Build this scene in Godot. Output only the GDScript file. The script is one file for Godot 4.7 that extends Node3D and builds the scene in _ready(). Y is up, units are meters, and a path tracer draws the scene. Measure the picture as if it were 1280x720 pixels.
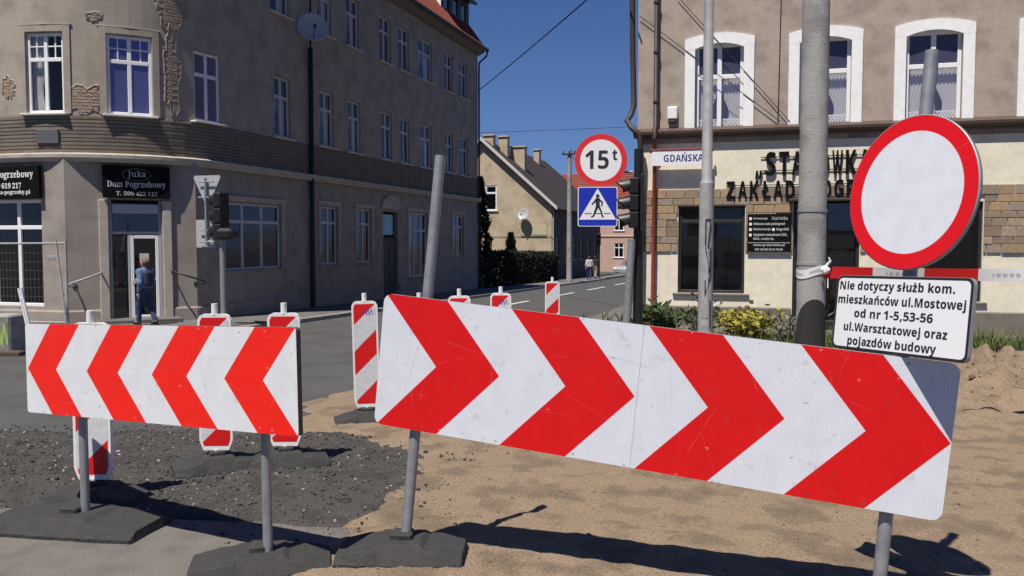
extends Node3D

const SL := 0.0175
var M := {}
var taken := {}
var cache := {}
var rng := RandomNumberGenerator.new()

func _ready():
	rng.seed = 7
	set_stage()
	make_materials()
	build_ground()
	build_corner_building()
	build_right_building()
	build_far_street()
	build_barriers()
	build_delineators()
	build_poles_and_signals()
	build_left_bits()
	build_people()
	build_plants()
	build_cables()
	print("done")

func set_stage():
	var cam := Camera3D.new()
	cam.name = "camera"
	cam.fov = rad_to_deg(2.0 * atan(360.0 / 1100.0))
	cam.near = 0.05
	cam.far = 900.0
	cam.position = Vector3(0, 1.85, 0)
	cam.rotation = Vector3(-atan(60.0 / 1100.0), deg_to_rad(16.46), 0)
	add_child(cam)
	cam.current = true
	var sky_mat := ProceduralSkyMaterial.new()
	sky_mat.sky_top_color = lin(0.011, 0.047, 0.18)
	sky_mat.sky_horizon_color = lin(0.155, 0.285, 0.55)
	sky_mat.sky_curve = 0.13
	sky_mat.ground_horizon_color = lin(0.2, 0.2, 0.2)
	sky_mat.ground_bottom_color = lin(0.12, 0.11, 0.1)
	sky_mat.sun_angle_max = 1.0
	var sky := Sky.new()
	sky.sky_material = sky_mat
	var env := Environment.new()
	env.background_mode = Environment.BG_SKY
	env.sky = sky
	env.tonemap_mode = Environment.TONE_MAPPER_LINEAR
	env.tonemap_exposure = 1.25
	env.sdfgi_enabled = true
	env.ssao_enabled = true
	env.ssil_enabled = true
	var we := WorldEnvironment.new()
	we.name = "world_environment"
	we.environment = env
	add_child(we)
	var sun := DirectionalLight3D.new()
	sun.name = "sun"
	sun.light_energy = 1.6
	sun.light_color = Color(1.0, 0.97, 0.92)
	sun.light_angular_distance = 0.5
	sun.shadow_enabled = true
	add_child(sun)
	var az := deg_to_rad(17.0)
	var el := deg_to_rad(64.0)
	var to_sun := Vector3(-sin(az) * cos(el), sin(el), cos(az) * cos(el))
	sun.look_at_from_position(to_sun * 50.0, Vector3.ZERO, Vector3.UP)

# ---------------------------------------------------------------- helpers
func lin(r: float, g: float, b: float, a := 1.0) -> Color:
	return Color(r, g, b, a).linear_to_srgb()

func gy(z: float) -> float:
	return SL * z

func g3(x: float, z: float, h := 0.0) -> Vector3:
	return Vector3(x, SL * z + h, z)

func newst() -> SurfaceTool:
	var s := SurfaceTool.new()
	s.begin(Mesh.PRIMITIVE_TRIANGLES)
	s.set_smooth_group(-1)
	return s

func tri(s: SurfaceTool, a: Vector3, b: Vector3, c: Vector3, out: Vector3):
	if (b - a).cross(c - a).dot(out) > 0.0:
		s.add_vertex(a); s.add_vertex(c); s.add_vertex(b)
	else:
		s.add_vertex(a); s.add_vertex(b); s.add_vertex(c)

func quad(s: SurfaceTool, a: Vector3, b: Vector3, c: Vector3, d: Vector3, out: Vector3):
	tri(s, a, b, c, out)
	tri(s, a, c, d, out)

func bx(s: SurfaceTool, c: Vector3, size: Vector3, b := Basis()):
	var h := size * 0.5
	for ax in 3:
		for sg in [-1.0, 1.0]:
			var n := Vector3.ZERO
			n[ax] = sg
			var u := Vector3.ZERO
			u[(ax + 1) % 3] = h[(ax + 1) % 3]
			var v := Vector3.ZERO
			v[(ax + 2) % 3] = h[(ax + 2) % 3]
			var o: Vector3 = n * h[ax]
			quad(s, c + b * (o - u - v), c + b * (o + u - v), c + b * (o + u + v), c + b * (o - u + v), b * n)

func cbv(h: Vector3, r: float, ax: int, sg: Vector3) -> Vector3:
	var p := Vector3(h.x * sg.x, h.y * sg.y, h.z * sg.z)
	for k in 3:
		if k != ax:
			p[k] -= r * sg[k]
	return p

# box with chamfered edges
func cbx(s: SurfaceTool, c: Vector3, size: Vector3, r: float, b := Basis()):
	var h := size * 0.5
	for ax in 3:
		var i := (ax + 1) % 3
		var j := (ax + 2) % 3
		for sg in [-1.0, 1.0]:
			var q := []
			for e in [[-1.0, -1.0], [1.0, -1.0], [1.0, 1.0], [-1.0, 1.0]]:
				var sv := Vector3.ZERO
				sv[ax] = sg
				sv[i] = e[0]
				sv[j] = e[1]
				q.append(c + b * cbv(h, r, ax, sv))
			var n := Vector3.ZERO
			n[ax] = sg
			quad(s, q[0], q[1], q[2], q[3], b * n)
		for si in [-1.0, 1.0]:
			for sj in [-1.0, 1.0]:
				var s1 := Vector3.ZERO
				s1[i] = si
				s1[j] = sj
				s1[ax] = 1.0
				var s2 := s1
				s2[ax] = -1.0
				var n2 := s1
				n2[ax] = 0.0
				quad(s, c + b * cbv(h, r, i, s1), c + b * cbv(h, r, j, s1), c + b * cbv(h, r, j, s2), c + b * cbv(h, r, i, s2), b * n2)
	for sx in [-1.0, 1.0]:
		for sy in [-1.0, 1.0]:
			for sz in [-1.0, 1.0]:
				var sv := Vector3(sx, sy, sz)
				tri(s, c + b * cbv(h, r, 0, sv), c + b * cbv(h, r, 1, sv), c + b * cbv(h, r, 2, sv), b * sv)

func tube(s: SurfaceTool, pts: Array, rad, n := 8, caps := true):
	var rings := []
	var up := Vector3.UP
	for i in pts.size():
		var t: Vector3 = (pts[mini(i + 1, pts.size() - 1)] - pts[maxi(i - 1, 0)]).normalized()
		if absf(t.dot(up)) > 0.95:
			up = Vector3(0, 0, 1) if absf(t.z) < 0.9 else Vector3.RIGHT
		var a := t.cross(up).normalized()
		var b := a.cross(t).normalized()
		up = b
		var r: float = rad[i] if rad is Array else rad
		var ring := []
		for k in n:
			var w := TAU * k / n
			ring.append(pts[i] + (a * cos(w) + b * sin(w)) * r)
		rings.append(ring)
	s.set_smooth_group(1)
	for i in pts.size() - 1:
		var mid: Vector3 = (pts[i] + pts[i + 1]) * 0.5
		for k in n:
			var k2 := (k + 1) % n
			quad(s, rings[i][k], rings[i][k2], rings[i + 1][k2], rings[i + 1][k], (rings[i][k] + rings[i + 1][k2]) * 0.5 - mid)
	s.set_smooth_group(-1)
	if caps:
		for e in [0, pts.size() - 1]:
			var o: Vector3 = pts[e] - pts[1 if e == 0 else e - 1]
			for k in n:
				tri(s, pts[e], rings[e][k], rings[e][(k + 1) % n], o)

# flat polygon in XY pushed back along -Z by depth
func prism(s: SurfaceTool, poly: PackedVector2Array, depth: float, xf := Transform3D()):
	var ids := Geometry2D.triangulate_polygon(poly)
	var fz := xf.basis.z
	for i in range(0, ids.size(), 3):
		var p := []
		for k in 3:
			p.append(Vector3(poly[ids[i + k]].x, poly[ids[i + k]].y, 0))
		tri(s, xf * p[0], xf * p[1], xf * p[2], fz)
		if depth > 0.0:
			var o := Vector3(0, 0, -depth)
			tri(s, xf * (p[0] + o), xf * (p[1] + o), xf * (p[2] + o), -fz)
	if depth > 0.0:
		var sgn := -1.0 if Geometry2D.is_polygon_clockwise(poly) else 1.0
		for i in poly.size():
			var a := poly[i]
			var b := poly[(i + 1) % poly.size()]
			var n := Vector3((b - a).y, -(b - a).x, 0) * sgn
			quad(s, xf * Vector3(a.x, a.y, 0), xf * Vector3(b.x, b.y, 0), xf * Vector3(b.x, b.y, -depth), xf * Vector3(a.x, a.y, -depth), xf.basis * n)

func lathe(s: SurfaceTool, prof: Array, n := 16, xf := Transform3D()):
	s.set_smooth_group(1)
	for i in prof.size() - 1:
		for k in n:
			var a := TAU * k / n
			var b := TAU * (k + 1) / n
			var p: Vector2 = prof[i]
			var q: Vector2 = prof[i + 1]
			var am := (a + b) * 0.5
			var d := q - p
			var out := Vector3(cos(am) * d.y, -d.x, sin(am) * d.y)
			var v0 := xf * Vector3(cos(a) * p.x, p.y, sin(a) * p.x)
			var v1 := xf * Vector3(cos(b) * p.x, p.y, sin(b) * p.x)
			var v2 := xf * Vector3(cos(b) * q.x, q.y, sin(b) * q.x)
			var v3 := xf * Vector3(cos(a) * q.x, q.y, sin(a) * q.x)
			if p.x > 1e-5:
				tri(s, v0, v1, v2, xf.basis * out)
			if q.x > 1e-5:
				tri(s, v0, v2, v3, xf.basis * out)
	s.set_smooth_group(-1)

func rrect(w: float, h: float, r: float, n := 5) -> PackedVector2Array:
	var p := PackedVector2Array()
	for c in 4:
		var cx: float = (w / 2 - r) * [1, -1, -1, 1][c]
		var cy: float = (h / 2 - r) * [1, 1, -1, -1][c]
		for i in n + 1:
			var a := PI / 2 * (c + float(i) / n)
			p.append(Vector2(cx + r * cos(a), cy + r * sin(a)))
	return p

func circle(r: float, n := 40) -> PackedVector2Array:
	var p := PackedVector2Array()
	for i in n:
		p.append(Vector2(cos(TAU * i / n), sin(TAU * i / n)) * r)
	return p

# flat printed face of a polygon, facing +Z, texture spread over the box (x0,y0,w,h)
func face(poly: PackedVector2Array, box: Rect2) -> ArrayMesh:
	var s := newst()
	var ids := Geometry2D.triangulate_polygon(poly)
	for i in range(0, ids.size(), 3):
		var t := [poly[ids[i]], poly[ids[i + 1]], poly[ids[i + 2]]]
		if (t[1] - t[0]).cross(t[2] - t[0]) > 0:
			t = [t[0], t[2], t[1]]
		for p in t:
			s.set_uv(Vector2((p.x - box.position.x) / box.size.x, 1.0 - (p.y - box.position.y) / box.size.y))
			s.add_vertex(Vector3(p.x, p.y, 0))
	s.generate_normals()
	return s.commit()

func done(s: SurfaceTool) -> ArrayMesh:
	s.generate_normals()
	return s.commit()

func add(called: String, what, m: Material, parent: Node = self, xf := Transform3D()) -> MeshInstance3D:
	var o := MeshInstance3D.new()
	o.mesh = done(what) if what is SurfaceTool else what
	o.material_override = m
	o.name = numbered(called) if parent == self else called
	parent.add_child(o, true)
	o.transform = xf
	return o

func numbered(called: String) -> String:
	if not taken.has(called):
		taken[called] = 0
		return called
	taken[called] += 1
	return "%s_%03d" % [called, taken[called]]

func tag(o: Node, label: String, category: String, group := "", kind := ""):
	if label: o.set_meta("label", label)
	if category: o.set_meta("category", category)
	if group: o.set_meta("group", group)
	if kind: o.set_meta("kind", kind)

func thing(called: String, label: String, category: String, xf := Transform3D(), group := "") -> Node3D:
	var o := Node3D.new()
	o.name = numbered(called)
	add_child(o)
	o.transform = xf
	tag(o, label, category, group)
	return o

func node(called: String, parent: Node, xf := Transform3D()) -> Node3D:
	var o := Node3D.new()
	o.name = called
	parent.add_child(o, true)
	o.transform = xf
	return o

func structure(o: Node, label := ""):
	tag(o, label, "", "", "structure")

func at(x: float, y: float, z: float, yaw := 0.0) -> Transform3D:
	return Transform3D(Basis(Vector3.UP, yaw), Vector3(x, y, z))

func face_xf(p: Vector3, n: Vector3) -> Transform3D:
	var z := n.normalized()
	var x := Vector3.UP.cross(z).normalized()
	return Transform3D(Basis(x, z.cross(x), z), p)

# lettering stretched to a given width and height, lower left corner at (x, y) of the parent's face
func text(called: String, what: String, x: float, y: float, w: float, h: float, m: Material, parent: Node, z := 0.0, deep := 0.002, bold := true, serif := false) -> MeshInstance3D:
	var key := "t%s%s%s%s" % [what, deep, bold, serif]
	if not cache.has(key):
		var f := SystemFont.new()
		f.font_names = PackedStringArray(["Droid Serif" if serif else "Droid Sans"])
		f.font_weight = 700 if bold else 400
		var t := TextMesh.new()
		t.text = what
		t.font = f
		t.font_size = 32
		t.pixel_size = 0.01
		t.curve_step = 2.0
		t.depth = deep
		cache[key] = t
	var t: TextMesh = cache[key]
	var bb := t.get_aabb()
	var sx: float = w / maxf(bb.size.x, 1e-4)
	var sy: float = h / maxf(bb.size.y, 1e-4)
	var o := add(called, t, m, parent, Transform3D(Basis.from_scale(Vector3(sx, sy, 1)), Vector3(x - bb.position.x * sx, y - bb.position.y * sy, z + deep * 0.5)))
	return o

# ---------------------------------------------------------------- materials
func noise(sd: int, freq: float, oct := 4, type := FastNoiseLite.TYPE_SIMPLEX_SMOOTH) -> FastNoiseLite:
	var n := FastNoiseLite.new()
	n.seed = sd
	n.noise_type = type
	n.frequency = freq
	n.fractal_octaves = oct
	return n

func ntex(sd: int, freq: float, stops: Array, oct := 4, size := 512, type := FastNoiseLite.TYPE_SIMPLEX_SMOOTH) -> NoiseTexture2D:
	var t := NoiseTexture2D.new()
	t.width = size
	t.height = size
	t.seamless = true
	t.noise = noise(sd, freq, oct, type)
	var g := Gradient.new()
	g.offsets = PackedFloat32Array()
	g.colors = PackedColorArray()
	var offs := PackedFloat32Array()
	var cols := PackedColorArray()
	for st in stops:
		offs.append(st[0])
		cols.append(lin(st[1], st[2], st[3]) if st.size() > 2 else lin(st[1], st[1], st[1]))
	g.offsets = offs
	g.colors = cols
	t.color_ramp = g
	return t

func ntn(sd: int, freq: float, strength: float, oct := 4) -> NoiseTexture2D:
	var t := NoiseTexture2D.new()
	t.width = 512
	t.height = 512
	t.seamless = true
	t.noise = noise(sd, freq, oct)
	t.as_normal_map = true
	t.bump_strength = strength
	return t

func flat(r: float, g: float, b: float, rough := 0.7, metal := 0.0) -> StandardMaterial3D:
	var m := StandardMaterial3D.new()
	m.albedo_color = lin(r, g, b)
	m.roughness = rough
	m.metallic = metal
	return m

func grain(r: float, g: float, b: float, tex: Texture2D, scale: float, rough := 0.9, nrm: Texture2D = null, nscale := 1.0, stain: Texture2D = null, sscale := 0.2, metal := 0.0) -> StandardMaterial3D:
	var m := flat(r, g, b, rough, metal)
	m.albedo_texture = tex
	m.uv1_triplanar = true
	m.uv1_world_triplanar = true
	m.uv1_scale = Vector3.ONE * scale
	if nrm:
		m.normal_enabled = true
		m.normal_texture = nrm
		m.normal_scale = nscale
	if stain:
		m.detail_enabled = true
		m.detail_albedo = stain
		m.detail_blend_mode = BaseMaterial3D.BLEND_MODE_MUL
		m.detail_uv_layer = BaseMaterial3D.DETAIL_UV_2
		m.uv2_triplanar = true
		m.uv2_world_triplanar = true
		m.uv2_scale = Vector3.ONE * sscale
	return m

func own(m: StandardMaterial3D) -> StandardMaterial3D:
	m.uv1_world_triplanar = false
	m.uv2_world_triplanar = false
	return m

func glassy(a: float, r: float, g: float, b: float, metal: float) -> StandardMaterial3D:
	var m := flat(r, g, b, 0.03, metal)
	m.albedo_color.a = a
	m.transparency = BaseMaterial3D.TRANSPARENCY_ALPHA
	return m

func printed(im: Image, rough := 0.35) -> StandardMaterial3D:
	var m := flat(1, 1, 1, rough)
	m.albedo_texture = ImageTexture.create_from_image(im)
	m.texture_repeat = false
	return m

func make_materials():
	var soft := ntex(1, 0.02, [[0.0, 0.86], [0.5, 0.95], [1.0, 1.0]], 5)
	var mid := ntex(2, 0.012, [[0.0, 0.68], [0.42, 0.9], [0.6, 0.97], [1.0, 1.0]], 6)
	var speck := ntex(3, 0.12, [[0.0, 0.35], [0.4, 0.75], [0.62, 0.95], [1.0, 1.25]], 3)
	var blot := ntex(4, 0.01, [[0.0, 0.55], [0.36, 0.75], [0.5, 1.0], [1.0, 1.0]], 5)
	var nf := ntn(5, 0.09, 5.0)
	var nc := ntn(6, 0.03, 8.0)
	M.soft = soft; M.mid = mid; M.speck = speck; M.blot = blot; M.nf = nf; M.nc = nc
	M.asphalt = grain(0.092, 0.09, 0.09, speck, 1.1, 0.93, nf, 0.5, mid, 0.13)
	M.dusty = grain(0.185, 0.168, 0.152, speck, 1.6, 0.95, nf, 0.7, mid, 0.45)
	M.sand = grain(0.265, 0.195, 0.132, ntex(8, 0.05, [[0.0, 0.5], [0.4, 0.85], [0.7, 1.0], [1.0, 1.1]], 6), 1.3, 0.97, ntn(9, 0.06, 10.0, 5), 0.9, blot, 0.35)
	M.millings = grain(0.064, 0.059, 0.055, speck, 1.9, 0.95, nc, 1.0, blot, 0.5)
	M.pavement = grain(0.17, 0.163, 0.15, speck, 0.9, 0.92, nf, 0.4, mid, 0.25)
	M.kerb = grain(0.3, 0.29, 0.27, soft, 1.0, 0.9, nf, 0.5)
	M.paint_line = grain(0.6, 0.6, 0.58, mid, 0.9, 0.8)
	M.plaster_l = grain(0.41, 0.355, 0.295, soft, 0.6, 0.95, nf, 0.35, mid, 0.17)
	M.band_l = grain(0.22, 0.185, 0.15, soft, 1.2, 0.95, nf, 0.4, mid, 0.3)
	M.ground_l = grain(0.36, 0.315, 0.28, soft, 0.8, 0.95, nf, 0.3, mid, 0.2)
	M.cornice_l = grain(0.52, 0.46, 0.39, soft, 0.9, 0.9, nf, 0.3, mid, 0.4)
	M.bare = grain(0.36, 0.275, 0.21, ntex(12, 0.03, [[0.0, 0.7], [0.45, 0.9], [0.55, 1.05], [1.0, 1.1]], 3, 512, FastNoiseLite.TYPE_CELLULAR), 1.2, 0.97, nc, 1.2)
	M.plaster_r = grain(0.43, 0.355, 0.30, soft, 0.5, 0.95, nf, 0.2, mid, 0.21)
	M.cream = grain(0.83, 0.77, 0.62, soft, 0.5, 0.92, nf, 0.08, soft, 0.17)
	M.plinth = grain(0.2, 0.175, 0.15, soft, 0.9, 0.9, nf, 0.4, mid, 0.3)
	M.ledge = grain(0.10, 0.065, 0.05, soft, 1.1, 0.6, null, 1.0, mid, 0.5)
	M.whitewall = grain(0.88, 0.88, 0.89, soft, 0.4, 0.85, nf, 0.06)
	M.pvc = flat(0.82, 0.82, 0.83, 0.4)
	M.pvc_old = grain(0.56, 0.55, 0.54, soft, 1.3, 0.6)
	M.sill = grain(0.6, 0.58, 0.55, soft, 1.0, 0.7)
	M.glass = glassy(0.1, 0.02, 0.02, 0.03, 0.0)
	M.glass_sky = glassy(0.3, 0.2, 0.2, 0.42, 0.5)
	M.glass_r = glassy(0.1, 0.3, 0.32, 0.55, 0.1)
	M.room = grain(0.22, 0.2, 0.17, soft, 0.6, 0.95)
	M.darkframe = flat(0.02, 0.018, 0.017, 0.5)
	M.brown = grain(0.05, 0.035, 0.03, soft, 1.0, 0.6)
	M.curtain = flat(0.6, 0.6, 0.62, 0.9)
	M.curtain.backlight_enabled = true
	M.curtain.backlight = lin(0.3, 0.3, 0.3)
	M.lace = flat(0.8, 0.8, 0.8, 0.9)
	M.redtile = grain(0.24, 0.055, 0.035, mid, 0.8, 0.8, nc, 0.6)
	M.darkroof = grain(0.035, 0.028, 0.027, mid, 0.7, 0.85, nf, 0.6)
	M.housecream = grain(0.56, 0.46, 0.33, soft, 0.4, 0.95, nf, 0.3, mid, 0.12)
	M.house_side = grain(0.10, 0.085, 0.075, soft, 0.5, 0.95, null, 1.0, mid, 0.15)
	M.pink = grain(0.56, 0.38, 0.31, soft, 0.3, 0.95, null, 1.0, soft, 0.1)
	M.galv = grain(0.36, 0.37, 0.39, soft, 2.2, 0.5, nf, 0.1, mid, 1.2, 0.45)
	M.lampsteel = grain(0.42, 0.42, 0.425, soft, 1.3, 0.65, null, 1.0, mid, 0.7, 0.15)
	M.concrete = grain(0.36, 0.355, 0.345, soft, 0.9, 0.95, nf, 0.4, blot, 0.45)
	M.pole_dark = grain(0.025, 0.024, 0.024, soft, 1.2, 0.85)
	M.rubber = own(grain(0.045, 0.044, 0.044, speck, 1.6, 0.85, nc, 0.5, mid, 1.2))
	M.black = flat(0.012, 0.012, 0.013, 0.45)
	M.signblack = flat(0.007, 0.007, 0.008, 0.6)
	M.signblack.metallic_specular = 0.2
	M.ink = flat(0.015, 0.015, 0.02, 0.6)
	M.white = flat(0.8, 0.8, 0.8, 0.5)
	M.silvertext = flat(0.55, 0.55, 0.56, 0.5)
	M.signgrey = flat(0.33, 0.34, 0.35, 0.5, 0.3)
	M.backgrey = flat(0.42, 0.43, 0.44, 0.5, 0.1)
	M.redpaint = flat(0.62, 0.015, 0.015, 0.4)
	M.redpipe = grain(0.30, 0.06, 0.045, mid, 2.0, 0.7)
	M.blue = flat(0.012, 0.03, 0.42, 0.4)
	M.navytext = flat(0.03, 0.04, 0.16, 0.5)
	M.signwhite = flat(0.78, 0.79, 0.82, 0.4)
	M.plastic_white = own(grain(0.84, 0.84, 0.84, soft, 1.6, 0.5))
	M.lens_red = flat(0.12, 0.01, 0.01, 0.2)
	M.lens_amber = flat(0.14, 0.07, 0.01, 0.2)
	M.lens_green = flat(0.01, 0.08, 0.05, 0.2)
	M.leaf = leafmat(0.045, 0.075, 0.022)
	M.leaf_dark = leafmat(0.018, 0.032, 0.016)
	M.leaf_yellow = leafmat(0.34, 0.30, 0.05)
	M.leaf_grey = leafmat(0.20, 0.20, 0.16)
	M.grass = leafmat(0.075, 0.11, 0.03)
	M.wood = grain(0.09, 0.065, 0.045, soft, 2.0, 0.9)

func leafmat(r: float, g: float, b: float) -> StandardMaterial3D:
	var m := flat(r, g, b, 0.75)
	m.vertex_color_use_as_albedo = true
	m.backlight_enabled = true
	m.backlight = lin(0.3, 0.3, 0.15)
	m.cull_mode = BaseMaterial3D.CULL_DISABLED
	return m

# ---------------------------------------------------------------- ground
func pdist(poly: PackedVector2Array, p: Vector2) -> float:
	var best := 1e9
	for i in poly.size():
		best = minf(best, p.distance_squared_to(Geometry2D.get_closest_point_to_segment(p, poly[i], poly[(i + 1) % poly.size()])))
	best = sqrt(best)
	return best if Geometry2D.is_point_in_polygon(p, poly) else -best

func poly_of(a: Array) -> PackedVector2Array:
	var p := PackedVector2Array()
	for i in range(0, a.size(), 2):
		p.append(Vector2(a[i], a[i + 1]))
	return p

# an uneven sheet of loose matter over a polygon; it dips under the ground at its ragged edge
func sheet(called: String, poly: PackedVector2Array, m: Material, top: float, edge: float, slope: float, relief: Callable, step: float, sd: int) -> MeshInstance3D:
	var box := Rect2(poly[0], Vector2.ZERO)
	for p in poly:
		box = box.expand(p)
	box = box.grow(0.5)
	var zs := []
	var z := minf(box.end.y, -3.6)
	while z > box.position.y:
		zs.append(z)
		z -= step * maxf(1.0, -z / 6.0)
	var nx := int(box.size.x / (step * 1.25)) + 1
	var en := noise(sd, 1.1, 4)
	var V := PackedVector3Array()
	var E := PackedFloat32Array()
	for zz in zs:
		for i in nx:
			var x := box.position.x + box.size.x * i / (nx - 1)
			var e := pdist(poly, Vector2(x, zz)) + en.get_noise_2d(x, zz) * edge
			var k := clampf(e * slope, -0.08, 1.0)
			var h := top * k if k > 0 else k * 0.5
			h += relief.call(x, zz) * clampf(e * 2.5, 0.0, 1.0)
			V.append(Vector3(x, gy(zz) + h, zz))
			E.append(e)
	var N := PackedVector3Array()
	N.resize(V.size())
	var I := PackedInt32Array()
	var nz := zs.size()
	for j in nz:
		for i in nx:
			var a := V[j * nx + maxi(i - 1, 0)]
			var b := V[j * nx + mini(i + 1, nx - 1)]
			var c := V[maxi(j - 1, 0) * nx + i]
			var d := V[mini(j + 1, nz - 1) * nx + i]
			N[j * nx + i] = (c - d).cross(b - a).normalized()
			if i < nx - 1 and j < nz - 1:
				var q := j * nx + i
				if maxf(maxf(E[q], E[q + 1]), maxf(E[q + nx], E[q + nx + 1])) > -0.25:
					I.append_array([q + nx, q + nx + 1, q + 1, q + nx, q + 1, q])
	var arr := []
	arr.resize(Mesh.ARRAY_MAX)
	arr[Mesh.ARRAY_VERTEX] = V
	arr[Mesh.ARRAY_NORMAL] = N
	arr[Mesh.ARRAY_INDEX] = I
	var mesh := ArrayMesh.new()
	mesh.add_surface_from_arrays(Mesh.PRIMITIVE_TRIANGLES, arr)
	return add(called, mesh, m)

func slab(s: SurfaceTool, poly: PackedVector2Array, h: float, drop := 0.3):
	var ids := Geometry2D.triangulate_polygon(poly)
	for i in range(0, ids.size(), 3):
		tri(s, g3(poly[ids[i]].x, poly[ids[i]].y, h), g3(poly[ids[i + 1]].x, poly[ids[i + 1]].y, h), g3(poly[ids[i + 2]].x, poly[ids[i + 2]].y, h), Vector3.UP)
	if drop > 0.0:
		var sg := -1.0 if Geometry2D.is_polygon_clockwise(poly) else 1.0
		for i in poly.size():
			var a := poly[i]
			var b := poly[(i + 1) % poly.size()]
			quad(s, g3(a.x, a.y, h), g3(b.x, b.y, h), g3(b.x, b.y, h - drop), g3(a.x, a.y, h - drop), Vector3((b - a).y, 0, -(b - a).x) * sg)

func stone_mesh(sd: int) -> ArrayMesh:
	var r := RandomNumberGenerator.new()
	r.seed = sd
	var s := newst()
	var top := Vector3(r.randf_range(-0.1, 0.1), r.randf_range(0.35, 0.6), r.randf_range(-0.1, 0.1))
	var ring := []
	var low := []
	for k in 6:
		var a := TAU * k / 6.0 + r.randf_range(-0.3, 0.3)
		var q := r.randf_range(0.35, 0.55)
		ring.append(Vector3(cos(a) * q, r.randf_range(0.1, 0.35), sin(a) * q))
		low.append(Vector3(cos(a) * q * 0.8, -0.25, sin(a) * q * 0.8))
	for k in 6:
		tri(s, top, ring[k], ring[(k + 1) % 6], ring[k] + ring[(k + 1) % 6] + Vector3.UP)
		quad(s, ring[k], ring[(k + 1) % 6], low[(k + 1) % 6], low[k], ring[k] + ring[(k + 1) % 6])
	return done(s)

func scatter(called: String, label: String, category: String, mesh: Mesh, m: Material, spots: Array):
	var mm := MultiMesh.new()
	mm.transform_format = MultiMesh.TRANSFORM_3D
	mm.use_colors = true
	mm.mesh = mesh
	mm.instance_count = spots.size()
	for i in spots.size():
		mm.set_instance_transform(i, spots[i][0])
		mm.set_instance_color(i, spots[i][1])
	var o := MultiMeshInstance3D.new()
	o.multimesh = mm
	o.material_override = m
	o.name = numbered(called)
	add_child(o)
	tag(o, label, category, "", "stuff")
	return o

var sand_n: FastNoiseLite
var sand_f: FastNoiseLite
var sand_r: FastNoiseLite
func sand_relief(x: float, z: float) -> float:
	var d := Vector2(x - 3.2, (z + 13.4) * 0.8).length()
	var lump := sand_n.get_noise_2d(x * 0.6, z * 0.6)
	var h := 0.035 + lump * 0.022 + sand_f.get_noise_2d(x, z) * 0.016 + sand_f.get_noise_2d(x * 3.1, z * 3.1 + 7.0) * 0.008
	h += 0.4 * exp(-d * d / 3.4) * (1.0 + 0.7 * sand_n.get_noise_2d(x * 2.2, z * 2.2)) + 0.16 * exp(-d * d / 5.0) * sand_f.get_noise_2d(x * 0.6, z * 0.6)
	# shallow wheel ruts running past the boards
	var rut := sand_r.get_noise_2d(x * 0.15, 0.0) * 0.5
	for c in [-6.1, -7.7, -9.4]:
		h -= 0.02 * exp(-pow((z - c - rut + 0.12 * x) / 0.16, 2.0))
	return h

func mill_relief(x: float, z: float) -> float:
	return sand_n.get_noise_2d(x * 0.9 + 31.0, z * 0.9) * 0.04 + sand_f.get_noise_2d(x * 1.7, z * 1.7 + 9.0) * 0.02

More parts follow.
